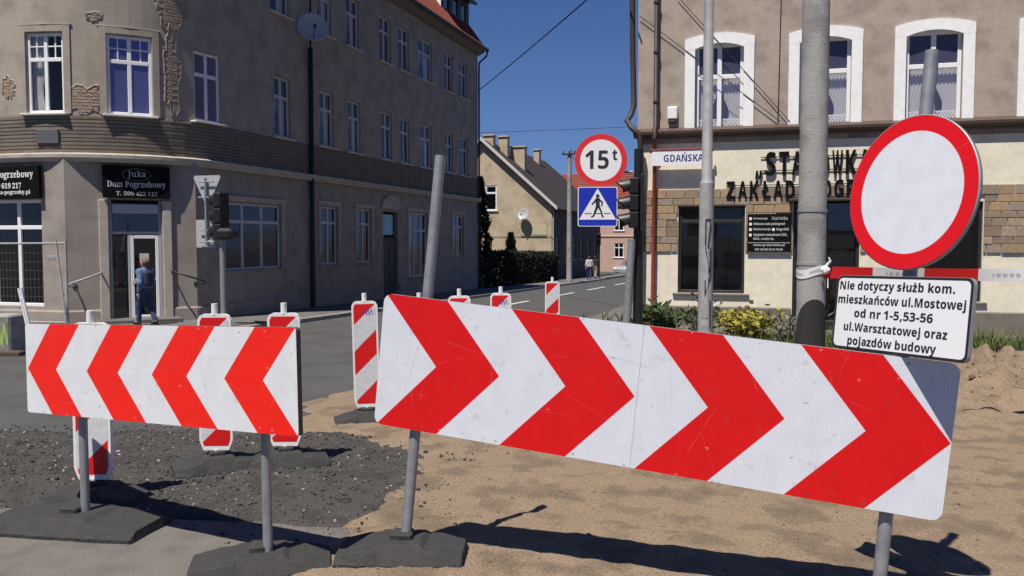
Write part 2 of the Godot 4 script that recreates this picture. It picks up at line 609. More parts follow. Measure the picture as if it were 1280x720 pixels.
func build_ground():
	sand_n = noise(21, 1.0, 4)
	sand_f = noise(22, 5.0, 4)
	sand_r = noise(23, 1.0, 2)
	var s := newst()
	var far := 420.0
	quad(s, g3(-far, far), g3(far, far), g3(far, -far), g3(-far, -far), Vector3.UP)
	structure(add("ground", s, M.asphalt), "grey asphalt of the street and the open crossing")
	# raised footways
	var left := PackedVector2Array([Vector2(-60, -17.6), Vector2(-60, -14.7), Vector2(-15.2, -14.7)])
	for i in 9:
		var a := PI / 2 * (1.0 - i / 8.0)
		left.append(Vector2(-15.2 + 3.0 * cos(a), -17.7 + 3.0 * sin(a)))
	left.append_array([Vector2(-12.2, -150), Vector2(-14.45, -150), Vector2(-14.45, -19.6), Vector2(-16.6, -17.6)])
	s = newst()
	slab(s, left, 0.11)
	structure(add("pavement", s, M.pavement), "grey footway around the corner building")
	s = newst()
	slab(s, poly_of([-3.2, -22.02, -3.2, -150, -4.9, -150, -4.9, -21.6, -4.2, -20.4, 14, -20.4, 14, -22.02]), 0.11)
	structure(add("pavement", s, M.pavement), "grey footway along the beige shop building")
	# kerbstones
	var ks := newst()
	cbx(ks, Vector3(0, -0.06, 0), Vector3(0.15, 0.36, 0.985), 0.015)
	var kmesh := done(ks)
	var run := Node3D.new()
	run.name = "kerb"
	add_child(run)
	structure(run, "row of grey kerbstones beside the street")
	for i in 48:
		var z := -17.9 - i
		add("kerbstone", kmesh, M.kerb, run, Transform3D(Basis(Vector3.RIGHT, -SL), g3(-12.115, z - 0.5, 0.0)))
	for i in 7:
		var a0 := PI / 2 * (1.0 - (i + 0.5) / 7.0)
		add("kerbstone", kmesh, M.kerb, run, Transform3D(Basis(Vector3.UP, -a0).scaled(Vector3(1, 1, 0.69)), g3(-15.2 + 3.085 * cos(a0), -17.7 + 3.085 * sin(a0))))
	for i in 12:
		add("kerbstone", kmesh, M.kerb, run, Transform3D(Basis(Vector3.UP, PI / 2), g3(-15.75 - i, -14.615)))
	# painted dashes
	s = newst()
	for i in 9:
		var z0 := -29.0 - i * 8.4
		slab(s, poly_of([-9.44, z0, -9.26, z0, -9.26, z0 - 5.0, -9.44, z0 - 5.0]), 0.004, 0.0)
	structure(add("lane_marking", s, M.paint_line), "worn white dashes down the middle of the street")
	# dust-covered old paving, sand, asphalt millings
	var flat_r := func(x, z): return sand_f.get_noise_2d(x * 0.8, z * 0.8) * 0.006
	structure(sheet("paving", poly_of([-9.5, -5.15, -5.3, -5.0, -2.3, -5.45, -1.5, -4.9, -1.3, -3.0, -9.5, -3.0]), M.dusty, 0.012, 0.12, 6.0, flat_r, 0.07, 31), "pale dusty paving at the foot of the barriers")
	var sandp := poly_of([-2.6, -3.0, -2.8, -5.3, -3.3, -7.3, -4.5, -7.8, -5.5, -9.3, -5.5, -10.7, -4.0, -12.5, -2.8, -16.4, 2.0, -17.0, 14, -16.6, 14, -3.0])
	structure(sheet("sand", sandp, M.sand, 0.02, 0.35, 4.0, sand_relief, 0.05, 32), "churned yellow-brown sand of the dug up road")
	var millp := poly_of([-9.5, -6.9, -7.4, -7.15, -5.7, -7.75, -4.1, -8.15, -2.9, -7.75, -2.55, -6.3, -2.4, -5.45, -3.4, -5.15, -4.4, -4.98, -5.3, -4.95, -9.5, -5.1])
	structure(sheet("gravel_bed", millp, M.millings, 0.045, 0.22, 5.0, mill_relief, 0.05, 33), "dark bed of asphalt millings beside the sand")
	# loose stones and clods
	var stone_mat := grain(1, 1, 1, M.speck, 3.0, 0.95)
	stone_mat.vertex_color_use_as_albedo = true
	var en := noise(33, 1.1, 4)
	for v in 3:
		var spots := []
		for i in 5200:
			var x := rng.randf_range(-8.2, -2.0)
			var z := rng.randf_range(-8.4, -4.7)
			var e := pdist(millp, Vector2(x, z)) + en.get_noise_2d(x, z) * 0.22
			if e < -0.5 or (e < 0.0 and rng.randf() > 0.45 * exp(e * 4.0)):
				continue
			var sc := 0.008 + 0.026 * pow(rng.randf(), 3.0)
			if rng.randf() < 0.006:
				sc = rng.randf_range(0.035, 0.06)
			var h := (0.045 * clampf(e * 5.0, 0, 1) + mill_relief(x, z) * clampf(e * 2.5, 0, 1)) if e > 0 else (0.045 if x > -3.2 else 0.01)
			var g := rng.randf_range(0.04, 0.11) if rng.randf() < 0.9 else rng.randf_range(0.16, 0.42)
			spots.append([Transform3D(Basis.from_euler(Vector3(rng.randf_range(-0.5, 0.5), rng.randf() * TAU, rng.randf_range(-0.5, 0.5))).scaled(Vector3.ONE * sc), g3(x, z, h)), Color(g, g * 0.95, g * 0.9)])
		scatter("gravel", "loose dark crumbs and pale pebbles on the millings", "gravel", stone_mesh(50 + v), stone_mat, spots)
	var clods := []
	for i in 5200:
		var x := rng.randf_range(-3.2, 6.5)
		var z := -4.2 - 12.5 * pow(rng.randf(), 1.6)
		var e := pdist(sandp, Vector2(x, z))
		if e < 0.15:
			continue
		var near := exp(-(pow(x - 2.9, 2.0) + pow(z + 12.8, 2.0)) / 4.0)
		if sand_n.get_noise_2d(x * 1.3, z * 1.3 + 50.0) < 0.05 and rng.randf() > 0.15 + near:
			continue
		var sc := 0.012 + 0.035 * pow(rng.randf(), 3.0) + near * 0.1 * pow(rng.randf(), 2.0)
		var t := rng.randf_range(0.6, 1.05)
		clods.append([Transform3D(Basis.from_euler(Vector3(rng.randf() * 0.5, rng.randf() * TAU, rng.randf() * 0.5)).scaled(Vector3(sc, sc * 0.8, sc)), g3(x, z, 0.02 + sand_relief(x, z) - sc * 0.1)), Color(0.28 * t, 0.2 * t, 0.13 * t)])
	scatter("sand_clods", "crumbly clods lying on the churned sand", "sand", stone_mesh(61), stone_mat, clods)

# ---------------------------------------------------------------- facades
func wall_mesh(mp: Callable, ss: Array, ys: Array, holes: Array, reveal: float) -> ArrayMesh:
	for h in holes:
		ss.append_array([h[0], h[1]])
		ys.append_array([h[2], h[3]])
	ss.sort()
	ys.sort()
	var s := newst()
	for i in ss.size() - 1:
		if ss[i + 1] - ss[i] < 1e-4:
			continue
		for j in ys.size() - 1:
			if ys[j + 1] - ys[j] < 1e-4:
				continue
			var cx: float = (ss[i] + ss[i + 1]) * 0.5
			var cy: float = (ys[j] + ys[j + 1]) * 0.5
			var hit := false
			for h in holes:
				if cx > h[0] and cx < h[1] and cy > h[2] and cy < h[3]:
					hit = true
					break
			if not hit:
				quad(s, mp.call(ss[i], ys[j], 0.0), mp.call(ss[i + 1], ys[j], 0.0), mp.call(ss[i + 1], ys[j + 1], 0.0), mp.call(ss[i], ys[j + 1], 0.0), mp.call(cx, cy, 1.0) - mp.call(cx, cy, 0.0))
	for h in holes:
		var c: Vector3 = mp.call((h[0] + h[1]) * 0.5, (h[2] + h[3]) * 0.5, -reveal * 0.5)
		var q := [[h[0], h[2]], [h[1], h[2]], [h[1], h[3]], [h[0], h[3]]]
		for k in 4:
			var a = q[k]
			var b = q[(k + 1) % 4]
			var va: Vector3 = mp.call(a[0], a[1], 0.0)
			quad(s, va, mp.call(b[0], b[1], 0.0), mp.call(b[0], b[1], -reveal), mp.call(a[0], a[1], -reveal), c - (va + mp.call(b[0], b[1], -reveal)) * 0.5)
	return done(s)

# a profile (offset, height) swept along a facade path
func sweep(mp: Callable, ss: Array, prof: Array, s: SurfaceTool = null, ends := true) -> SurfaceTool:
	if s == null:
		s = newst()
	for i in ss.size() - 1:
		for j in prof.size() - 1:
			var p: Vector2 = prof[j]
			var q: Vector2 = prof[j + 1]
			var d := q - p
			var nn := Vector2(d.y, -d.x)
			var sm: float = (ss[i] + ss[i + 1]) * 0.5
			var o: Vector3 = mp.call(sm, nn.y, nn.x) - mp.call(sm, 0.0, 0.0)
			quad(s, mp.call(ss[i], p.y, p.x), mp.call(ss[i + 1], p.y, p.x), mp.call(ss[i + 1], q.y, q.x), mp.call(ss[i], q.y, q.x), o)
	if ends:
		for e in [0, ss.size() - 1]:
			var dir: Vector3 = mp.call(ss[e], 0.0, 0.0) - mp.call(ss[1 if e == 0 else e - 1], 0.0, 0.0)
			for j in range(1, prof.size() - 1):
				tri(s, mp.call(ss[e], prof[0].y, prof[0].x), mp.call(ss[e], prof[j].y, prof[j].x), mp.call(ss[e], prof[j + 1].y, prof[j + 1].x), dir)
	return s

# window set into a wall opening; xf: x along the wall, y up, z outwards, origin at the middle of the opening's lower edge
func window(parent: Node, xf: Transform3D, w: float, h: float, o := {}) -> Node3D:
	var inset: float = o.get("inset", 0.14)
	var fw: float = o.get("bar", 0.07)
	var cols: int = o.get("cols", 2)
	var tr: float = o.get("transom", 0.68)
	var glaze: Material = o.get("glass", M.glass)
	var fm: Material = o.get("frame", M.pvc)
	var n := node(o.get("called", "window"), parent, xf)
	var key := "w%.2f/%.2f/%.2f/%d/%.2f/%s" % [w, h, fw, cols, tr, o.get("grid", false)]
	if not cache.has(key):
		var s := newst()
		var d := 0.06
		for sx in [-1.0, 1.0]:
			cbx(s, Vector3(sx * (w - fw) / 2, h / 2, 0), Vector3(fw, h, d), 0.008)
		for yy in [fw / 2, h - fw / 2]:
			cbx(s, Vector3(0, yy, -0.001), Vector3(w - 2 * fw, fw, d - 0.004), 0.008)
		if tr < 0.99:
			cbx(s, Vector3(0, h * tr, 0.006), Vector3(w - 2 * fw, fw * 1.25, d), 0.008)
		for c in range(1, cols):
			cbx(s, Vector3(-w / 2 + w * c / cols, h / 2, 0.002), Vector3(fw * 1.25, h - 2 * fw, d + 0.004), 0.008)
		if o.get("grid", false):
			for c in cols:
				var cx := -w / 2 + w * (c + 0.5) / cols
				bx(s, Vector3(cx, h * (1 + tr) / 2, 0.0), Vector3(0.028, h * (1 - tr) - fw, 0.03))
				bx(s, Vector3(cx, h * (1 + tr) / 2, 0.001), Vector3(w / cols - fw, 0.028, 0.032))
		cache[key] = done(s)
	add("frame", cache[key], fm, n, at(0, 0, -inset))
	for c in cols:
		for r in (2 if tr < 0.99 else 1):
			var x0 := -w / 2 + w * c / cols + fw * 0.5
			var pw := w / cols - fw
			var y0 := fw * 0.5 if r == 0 else h * tr
			var y1 := (h * tr if tr < 0.99 else h - fw * 0.5) if r == 0 else h - fw * 0.5
			var pk := "p%.3f/%.3f" % [pw, y1 - y0]
			if not cache.has(pk):
				var s := newst()
				quad(s, Vector3(-pw / 2, 0, 0), Vector3(pw / 2, 0, 0), Vector3(pw / 2, y1 - y0, 0), Vector3(-pw / 2, y1 - y0, 0), Vector3.BACK)
				cache[pk] = done(s)
			var t := Basis.from_euler(Vector3(rng.randf_range(-0.012, 0.012), rng.randf_range(-0.012, 0.012), 0))
			add("pane", cache[pk], glaze, n, Transform3D(t, Vector3(x0 + pw / 2, y0, -inset)))
	if o.get("room", true):
		var rk := "r%.2f/%.2f" % [w, h]
		if not cache.has(rk):
			cache[rk] = room_mesh(w, h, 2.6)
		add("room", cache[rk], M.room, n, at(0, 0, -inset - 0.04))
	if o.get("sill", 0.0) > 0.0:
		var so: float = o.sill
		var s := newst()
		cbx(s, Vector3(0, -0.03, (so - inset) / 2), Vector3(w + 0.24, 0.055, so + inset - 0.06), 0.012, Basis(Vector3.RIGHT, 0.05))
		add("sill", s, o.get("sillmat", M.sill), n)
	if o.get("curtain", 0) > 0:
		for sx in ([-1.0, 1.0] if o.curtain == 1 else [-1.0]):
			add("curtain", curtain_mesh(w * 0.5 - fw, h * (tr if o.curtain == 1 else 0.98) - fw, sx), M.curtain, n, at(0, fw, -inset - 0.12))
	if o.get("lace", false):
		var s := newst()
		for sx in [-1.0, 1.0]:
			for k in 7:
				var x0: float = sx * (0.1 + (w * 0.5 - 0.2) * k / 6.0)
				for sg in [-1.0, 1.0]:
					bx(s, Vector3(x0, 0.09, 0.004 * sg), Vector3(0.022, 0.22, 0.006), Basis(Vector3.BACK, 0.6 * sg))
			bx(s, Vector3(sx * w * 0.25, 0.18, 0), Vector3(w * 0.5 - 0.16, 0.03, 0.008))
		add("lace_trim", s, M.lace, n, at(0, fw, -inset - 0.07))
	return n

# a plain room behind an opening: floor, ceiling, three walls and the inner side of the front wall
func room_mesh(w: float, h: float, deep: float) -> ArrayMesh:
	var s := newst()
	var e := 0.35
	var dz := Vector3(0, 0, -deep)
	var A := [Vector3(-w / 2 - e, -e, 0), Vector3(w / 2 + e, -e, 0), Vector3(w / 2 + e, h + e, 0), Vector3(-w / 2 - e, h + e, 0)]
	var B := [Vector3(-w / 2, 0, 0), Vector3(w / 2, 0, 0), Vector3(w / 2, h, 0), Vector3(-w / 2, h, 0)]
	for k in 4:
		var a: Vector3 = A[k]
		var b: Vector3 = A[(k + 1) % 4]
		quad(s, a, b, b + dz, a + dz, Vector3(0, h / 2, 0) - (a + b) * 0.5)
		quad(s, a, b, B[(k + 1) % 4], B[k], Vector3.FORWARD)
	quad(s, A[0] + dz, A[1] + dz, A[2] + dz, A[3] + dz, Vector3.BACK)
	return done(s)

# a drape gathered towards the jamb (side sx)
func curtain_mesh(w: float, h: float, sx: float) -> ArrayMesh:
	var key := "c%.2f/%.2f/%.0f" % [w, h, sx]
	if cache.has(key):
		return cache[key]
	var s := newst()
	s.set_smooth_group(1)
	var g := []
	for j in 13:
		var v := j / 12.0
		var pinch := 1.0 - 0.3 * exp(-pow((v - 0.3) / 0.25, 2.0)) - 0.12 * (1.0 - v)
		for i in 25:
			var u := i / 24.0
			g.append(Vector3(sx * (w * 1.08 - u * w * pinch), v * h, 0.014 * sin(u * 38.0 + v * 1.2) + 0.006 * sin(u * 83.0 + 1.0)))
	for j in 12:
		for i in 24:
			var q := j * 25 + i
			quad(s, g[q], g[q + 1], g[q + 26], g[q + 25], Vector3.BACK)
	cache[key] = done(s)
	return cache[key]

func wxf(mp: Callable, sc: float, y: float) -> Transform3D:
	var p: Vector3 = mp.call(sc, y, 0.0)
	var n: Vector3 = (mp.call(sc, y, 1.0) - p).normalized()
	return face_xf(p, n)

# ---------------------------------------------------------------- left corner building
const LX := -14.4
const LZ := -17.55
const LR := 3.3
const L1 := 12.3        # straight front, s = 0 at x = -30
const LA := 5.1836279   # quarter arc

func up_map(s: float, y: float, off: float) -> Vector3:
	if s <= L1:
		return Vector3(-30.0 + s, y, LZ + off)
	if s <= L1 + LA:
		var a := (s - L1) / LR
		return Vector3(LX - LR + (LR + off) * sin(a), y, LZ - LR + (LR + off) * cos(a))
	return Vector3(LX + off, y, LZ - LR - (s - L1 - LA))

func low_map(s: float, y: float, off: float) -> Vector3:
	var a := Vector2(-16.55, LZ)
	var b := Vector2(LX, -19.7)
	var L := a.distance_to(b)
	if s < 13.45:
		return Vector3(-30.0 + s, y, LZ + off)
	if s < 13.45 + L:
		var p := a.lerp(b, (s - 13.45) / L) + Vector2(0.70711, 0.70711) * off
		return Vector3(p.x, y, p.y)
	return Vector3(LX + off, y, -19.7 - (s - 13.45 - L))

func zs_up(z: float) -> float:
	return L1 + LA + (LZ - LR - z)

func zs_low(z: float) -> float:
	return 13.45 + 3.0406 + (-19.7 - z)

func arc_cuts() -> Array:
	var a := [0.0]
	for i in 17:
		a.append(L1 + LA * i / 16.0)
	a.append(zs_up(-42.6))
	return a

func build_corner_building():
	var b := thing("corner_building", "dark old three-storey corner building with peeling plaster and rounded corner", "building")
	var F1 := [[-19.9, -20.85, 0], [-23.55, -24.5, 1], [-26.3, -27.3, 1], [-28.35, -29.35, 1], [-31.1, -32.1, 2], [-32.9, -33.85, 2], [-35.0, -36.3, 1], [-37.95, -39.0, 2], [-39.9, -41.1, 2]]
	var F2 := [[-23.4, -24.5, 1], [-26.2, -27.2, 1], [-28.3, -29.3, 1], [-31.0, -32.05, 2], [-32.8, -33.85, 2], [-34.8, -36.4, 1], [-37.9, -39.0, 2], [-39.8, -41.0, 2]]
	var holes := []
	var list := []
	for f in F1:
		list.append([zs_up(f[0]), zs_up(f[1]), 4.97, 6.8, f[2]])
	for f in F2:
		list.append([zs_up(f[0]), zs_up(f[1]), 8.67, 10.4, f[2]])
	var sc := L1 + LA * 0.5
	list.append([sc - 0.52, sc + 0.52, 4.95, 6.9, 3])
	list.append([12.42, 13.38, 4.95, 6.9, 4])
	list.append([10.3, 11.35, 4.95, 6.9, 3])
	for l in list:
		holes.append([l[0], l[1], l[2], l[3]])
	add("upper_wall", wall_mesh(up_map, arc_cuts(), [3.95, 11.4], holes, 0.18), M.plaster_l, b)
	for l in list:
		var o := {"sill": 0.16, "inset": 0.11, "bar": 0.075, "transom": 0.67}
		if l[4] == 3 or l[4] == 0:
			o.glass = M.glass_sky
			o.grid = l[4] == 3
		elif l[4] == 4:
			o.grid = true
			o.curtain = 2
		else:
			o.frame = M.pvc_old
			o.cols = 2
			o.curtain = 1 if l[4] == 1 else 0
		window(b, wxf(up_map, (l[0] + l[1]) * 0.5, l[2]), l[1] - l[0], l[3] - l[2], o)
	# plaster mouldings around the lit corner windows
	for l in list:
		if l[4] < 3:
			continue
		var s := newst()
		var e := 0.17
		for r in [[l[0] - e, l[0] - 0.01, l[2] - 0.02, l[3] + e], [l[1] + 0.01, l[1] + e, l[2] - 0.02, l[3] + e]]:
			sweep(up_map, [r[0], r[1]], [Vector2(0.0, r[2]), Vector2(0.035, r[2] + 0.01), Vector2(0.035, r[3]), Vector2(0.0, r[3])], s)
		sweep(up_map, [l[0] - 0.01, (l[0] + l[1]) * 0.5, l[1] + 0.01], [Vector2(0.0, l[3] + 0.02), Vector2(0.034, l[3] + 0.02), Vector2(0.034, l[3] + e - 0.003), Vector2(0.0, l[3] + e - 0.003)], s)
		sweep(up_map, [l[0] - e - 0.04, (l[0] + l[1]) * 0.5, l[1] + e + 0.04], [Vector2(0.0, l[3] + e + 0.003), Vector2(0.045, l[3] + e + 0.01), Vector2(0.045, l[3] + e + 0.03), Vector2(0.0, l[3] + e + 0.045)], s)
		add("window_surround", s, M.plaster_l, b)
	# combed band between cornice and sills
	var prof := [Vector2(0.0, 3.99)]
	var y := 4.0
	var k := 0
	while y < 4.86:
		prof.append_array([Vector2(0.035, y), Vector2(0.035 + 0.004 * (k % 2), y + 0.062), Vector2(0.012, y + 0.07), Vector2(0.012, y + 0.082)])
		y += 0.09
		k += 1
	prof.append(Vector2(0.0, 4.93))
	add("combed_band", sweep(up_map, arc_cuts(), prof, null, false), M.band_l, b)
	# cornice above the ground floor
	add("cornice", sweep(up_map, arc_cuts(), [Vector2(-0.3, 3.76), Vector2(0.15, 3.76), Vector2(0.17, 3.82), Vector2(0.21, 3.86), Vector2(0.215, 3.94), Vector2(0.04, 3.99), Vector2(-0.1, 3.99)]), M.cornice_l, b)
	# soffit where the rounded corner overhangs the cut-off shop front
	var s := newst()
	var c0 := Vector3(LX - LR - 0.6, 3.74, LZ - LR - 0.6)
	for i in 16:
		var p: Vector3 = up_map(L1 + LA * i / 16.0, 3.74, 0.02)
		var q: Vector3 = up_map(L1 + LA * (i + 1) / 16.0, 3.74, 0.02)
		tri(s, c0, p, q, Vector3.DOWN)
	add("soffit", s, M.cornice_l, b)
	# ground floor
	var gh := []
	var shop := [[11.2, 12.75, 0.2, 2.85]]
	gh.append(shop[0])
	var door := [13.45 + 0.98, 13.45 + 2.2, -0.25, 2.86]
	gh.append(door)
	var G := [[-20.9, -23.85, 1.0, 2.9], [-26.3, -27.5, 1.02, 2.98], [-28.95, -30.15, 1.02, 2.98], [-31.2, -32.6, -0.45, 2.95], [-33.7, -35.75, 0.3, 3.0], [-38.9, -40.4, 1.05, 3.03]]
	for g in G:
		gh.append([zs_low(g[0]), zs_low(g[1]), g[2], g[3]])
	add("ground_floor_wall", wall_mesh(low_map, [0.0, 13.45, 13.45 + 3.0406, zs_low(-42.6)], [-1.4, 3.95], gh, 0.16), M.ground_l, b)
	# stone base course in front of the plaster, split round the openings
	var skirt := newst()
	for r in [[0.0, 13.45], [13.45, 14.3], [15.75, 16.49], [16.4906, zs_low(-31.1)], [zs_low(-32.7), zs_low(-42.6)]]:
		sweep(low_map, [r[0] + 0.001, r[1] - 0.001], [Vector2(0.0, -1.2), Vector2(0.05, -1.2), Vector2(0.05, 0.08), Vector2(0.02, 0.12), Vector2(0.0, 0.12)], skirt)
	add("base_course", skirt, M.ground_l, b)
	window(b, wxf(low_map, 11.975, 0.2), 1.55, 2.65, {"cols": 2, "transom": 0.74, "bar": 0.08, "inset": 0.1, "called": "shop_window"})
	for g in G:
		if g[2] < -0.2:
			var dn := node("door", b, wxf(low_map, zs_low((g[0] + g[1]) * 0.5), g[2]))
			s = newst()
			cbx(s, Vector3(0, 1.2, -0.13), Vector3(1.36, 2.4, 0.05), 0.01)
			for sx in [-0.33, 0.33]:
				cbx(s, Vector3(sx, 0.6, -0.1), Vector3(0.46, 0.9, 0.03), 0.01)
				cbx(s, Vector3(sx, 1.7, -0.1), Vector3(0.46, 1.0, 0.03), 0.01)
			add("leaf", s, M.brown, dn)
			s = newst()
			bx(s, Vector3(0, 2.9, -0.12), Vector3(1.3, 0.8, 0.02))
			add("fanlight", s, M.glass, dn)
			add("hall", room_mesh(1.36, 3.4, 2.5), M.room, dn, at(0, 0, -0.2))
			continue
		var ww: float = absf(g[0] - g[1])
		var gw := window(b, wxf(low_map, zs_low((g[0] + g[1]) * 0.5), g[2]), ww, g[3] - g[2], {"cols": 3 if ww > 1.8 else 2, "frame": M.pvc_old, "transom": 0.72, "sill": 0.1, "inset": 0.1, "sillmat": M.ground_l, "curtain": 2 if ww > 1.9 and g[2] < 0.5 else 0})
		s = newst()
		var hh: float = g[3] - g[2]
		for sx in [-1.0, 1.0]:
			bx(s, Vector3(sx * (ww / 2 + 0.09), hh * 0.6, 0.015), Vector3(0.12, hh * 0.8 + 0.06, 0.05))
		bx(s, Vector3(0, hh + 0.1, 0.02), Vector3(ww + 0.4, 0.14, 0.08))
		add("surround", s, M.cornice_l, gw)
	# arched hood over the street door
	s = newst()
	var arch := PackedVector2Array()
	for i in 13:
		arch.append(Vector2(cos(PI * i / 12.0) * 0.95, sin(PI * i / 12.0) * 0.55))
	prism(s, arch, 0.07, wxf(low_map, zs_low(-31.9), 3.05).translated_local(Vector3(0, 0, 0.07)))
	add("door_hood", s, M.cornice_l, b)
	# shop door in the cut-off corner
	var dx := wxf(low_map, (door[0] + door[1]) * 0.5, -0.21)
	var dn := node("shop_door", b, dx)
	s = newst()
	var W := 1.22
	for r in [[-W / 2 + 0.03, 1.53, 0.06, 3.06], [W / 2 - 0.03, 1.53, 0.06, 3.06], [-0.16, 1.1, 0.06, 2.2]]:
		cbx(s, Vector3(r[0], r[1], -0.1), Vector3(r[2], r[3], 0.07), 0.008)
	cbx(s, Vector3(0, 2.24, -0.098), Vector3(W - 0.12, 0.07, 0.07), 0.008)
	cbx(s, Vector3(0, 2.85, -0.06), Vector3(W - 0.12, 0.24, 0.14), 0.02)
	add("frame", s, M.backgrey, dn)
	s = newst()
	for r in [[-0.09, 1.1, 0.08, 2.16], [0.5, 1.1, 0.08, 2.16]]:
		cbx(s, Vector3(r[0], r[1], -0.09), Vector3(r[2], r[3], 0.05), 0.008)
	for r in [[0.08, 0.14], [1.02, 0.12], [2.14, 0.09]]:
		cbx(s, Vector3(0.205, r[0], -0.089), Vector3(0.5, r[1], 0.05), 0.008)
	add("leaf", s, M.pvc, dn)
	for r in [[0.205, 0.56, 0.52, 0.8], [0.205, 1.59, 0.52, 1.04], [-0.37, 1.1, 0.38, 2.14], [0, 2.5, W - 0.12, 0.46]]:
		s = newst()
		bx(s, Vector3(r[0], r[1], -0.1), Vector3(r[2], r[3], 0.012))
		add("pane", s, M.glass, dn)
	s = newst()
	quad(s, Vector3(0.08, 1.52, -0.088), Vector3(0.3, 1.52, -0.088), Vector3(0.3, 1.72, -0.088), Vector3(0.08, 1.72, -0.088), Vector3.BACK)
	add("notice", s, M.silvertext, dn)
	add("hall", room_mesh(W, 3.06, 3.0), M.room, dn, at(0, 0, -0.18))
	s = newst()
	tube(s, [Vector3(-0.08, 1.15, -0.06), Vector3(-0.08, 1.15, -0.02), Vector3(-0.08, 0.95, -0.02), Vector3(-0.08, 0.95, -0.06)], 0.014, 6)
	add("handle", s, M.galv, dn)
	s = newst()
	for sx in [-1.0, 1.0]:
		cbx(s, Vector3(sx * 0.74, 1.53, 0.03), Vector3(0.22, 3.06, 0.1), 0.015)
	add("jamb", s, M.cornice_l, dn)
	s = newst()
	cbx(s, Vector3(0, 0.02, 0.28), Vector3(2.0, 0.15, 0.7), 0.02)
	add("doorstep", s, M.pavement, dn)
	# patches where the plaster has come off
	patch(b, 13.88, 5.3, 0.4, 0.33, 71)
	patch(b, 15.9, 6.15, 0.2, 1.1, 72)
	patch(b, 15.95, 7.75, 0.42, 0.5, 76)
	patch(b, 11.85, 5.6, 0.18, 0.25, 73)
	patch(b, 14.1, 7.3, 0.16, 0.1, 74)
	patch(b, zs_up(-28.0), 4.45, 0.5, 0.08, 75)
	# grey meter cover under the sill
	s = newst()
	cbx(s, Vector3(0, 0, 0.05), Vector3(0.56, 0.34, 0.07), 0.01)
	add("meter_cover", s, flat(0.1, 0.105, 0.115, 0.6), b, wxf(up_map, 12.98, 4.38))
	# roof: steep tiled slope, then the flatter top
	var rs := newst()
	var r_up := func(t: float, u: float) -> Vector3:
		var ss := t
		var off := 0.5 - 2.2 * u
		return up_map(ss, 11.36 + 3.0 * u, off)
	var cuts := arc_cuts()
	for i in cuts.size() - 1:
		for j in 22:
			var u0 := j / 22.0
			var u1 := (j + 1) / 22.0
			var lift := Vector3(0, 0.035, 0)
			quad(rs, r_up.call(cuts[i], u0) + lift, r_up.call(cuts[i + 1], u0) + lift, r_up.call(cuts[i + 1], u1), r_up.call(cuts[i], u1), Vector3.UP + up_map(cuts[i], 0, 1) - up_map(cuts[i], 0, 0))
			quad(rs, r_up.call(cuts[i], u0) + lift, r_up.call(cuts[i + 1], u0) + lift, r_up.call(cuts[i + 1], u0), r_up.call(cuts[i], u0), up_map(cuts[i], 0, 1) - up_map(cuts[i], 0, 0))
	quad(rs, Vector3(-30, 14.36, LZ - 1.7), Vector3(-17.7, 14.36, LZ - 1.7), Vector3(-20, 15.6, -23), Vector3(-30, 15.6, -23), Vector3.UP)
	quad(rs, Vector3(-16.1, 14.36, -20.85), Vector3(-16.1, 14.36, -42.6), Vector3(-20, 15.6, -42.6), Vector3(-20, 15.6, -23), Vector3.UP)
	quad(rs, Vector3(-17.7, 14.36, LZ - 1.7), Vector3(-16.1, 14.36, -20.85), Vector3(-20, 15.6, -23), Vector3(-20, 15.6, -23.01), Vector3.UP)
	var roof := add("roof", rs, M.redtile, b)
	# ribs of the tile columns on the street slope
	var rib := newst()
	for i in 76:
		var t := zs_up(-19.9) + i * 0.3
		tube(rib, [r_up.call(t, 0.0) + Vector3(0, 0.03, 0), r_up.call(t, 1.0) + Vector3(0, 0.03, 0)], 0.035, 5, false)
	var ribs := add("tile_ribs", rib, M.redtile, roof)
	tag(ribs, "", "", "", "stuff")
	s = newst()
	sweep(up_map, arc_cuts(), [Vector2(0.0, 11.1), Vector2(0.2, 11.16), Vector2(0.42, 11.3), Vector2(0.5, 11.33), Vector2(0.0, 11.36)], s)
	add("eaves", s, M.band_l, b)
	s = newst()
	var gp := []
	for q in arc_cuts():
		gp.append(up_map(q, 11.36, 0.56))
	tube(s, gp, 0.075, 8)
	tube(s, [Vector3(LX + 0.56, 11.3, -42.5), Vector3(LX + 0.5, 11.05, -42.52), Vector3(LX + 0.12, 10.75, -42.52), Vector3(LX + 0.1, 10.3, -42.52), Vector3(LX + 0.1, -0.7, -42.52)], 0.05, 8)
	add("gutter", s, M.darkframe, b)
	# dormer near the far end
	var dm := node("dormer", b)
	s = newst()
	var dz0 := -38.4
	var dz1 := -42.3
	quad(s, Vector3(-14.75, 11.9, dz0), Vector3(-14.75, 13.7, dz0), Vector3(-17.5, 14.6, dz0), Vector3(-17.5, 11.9, dz0), Vector3.BACK)
	quad(s, Vector3(-14.75, 11.9, dz1), Vector3(-14.75, 13.7, dz1), Vector3(-17.5, 14.6, dz1), Vector3(-17.5, 11.9, dz1), Vector3.FORWARD)
	add("cheek", s, M.whitewall, dm)
	s = newst()
	var dmap := func(q: float, yv: float, off: float): return Vector3(-14.75 + off, yv, -q)
	var dh := []
	for zc in [39.1, 40.3, 41.5]:
		dh.append([zc - 0.35, zc + 0.35, 12.6, 13.4])
	add("front", wall_mesh(dmap, [-dz0, -dz1], [11.9, 13.7], dh.duplicate(true), 0.1), M.brown, dm)
	for q in dh:
		s = newst()
		bx(s, Vector3(-14.8, 13.0, -(q[0] + q[1]) / 2), Vector3(0.01, 0.8, 0.7))
		add("window", s, M.glass, dm)
	s = newst()
	bx(s, Vector3(-16.0, 14.15, (dz0 + dz1) / 2), Vector3(3.4, 0.12, 4.3), Basis(Vector3.BACK, -0.3))
	add("dormer_roof", s, M.darkframe, dm)
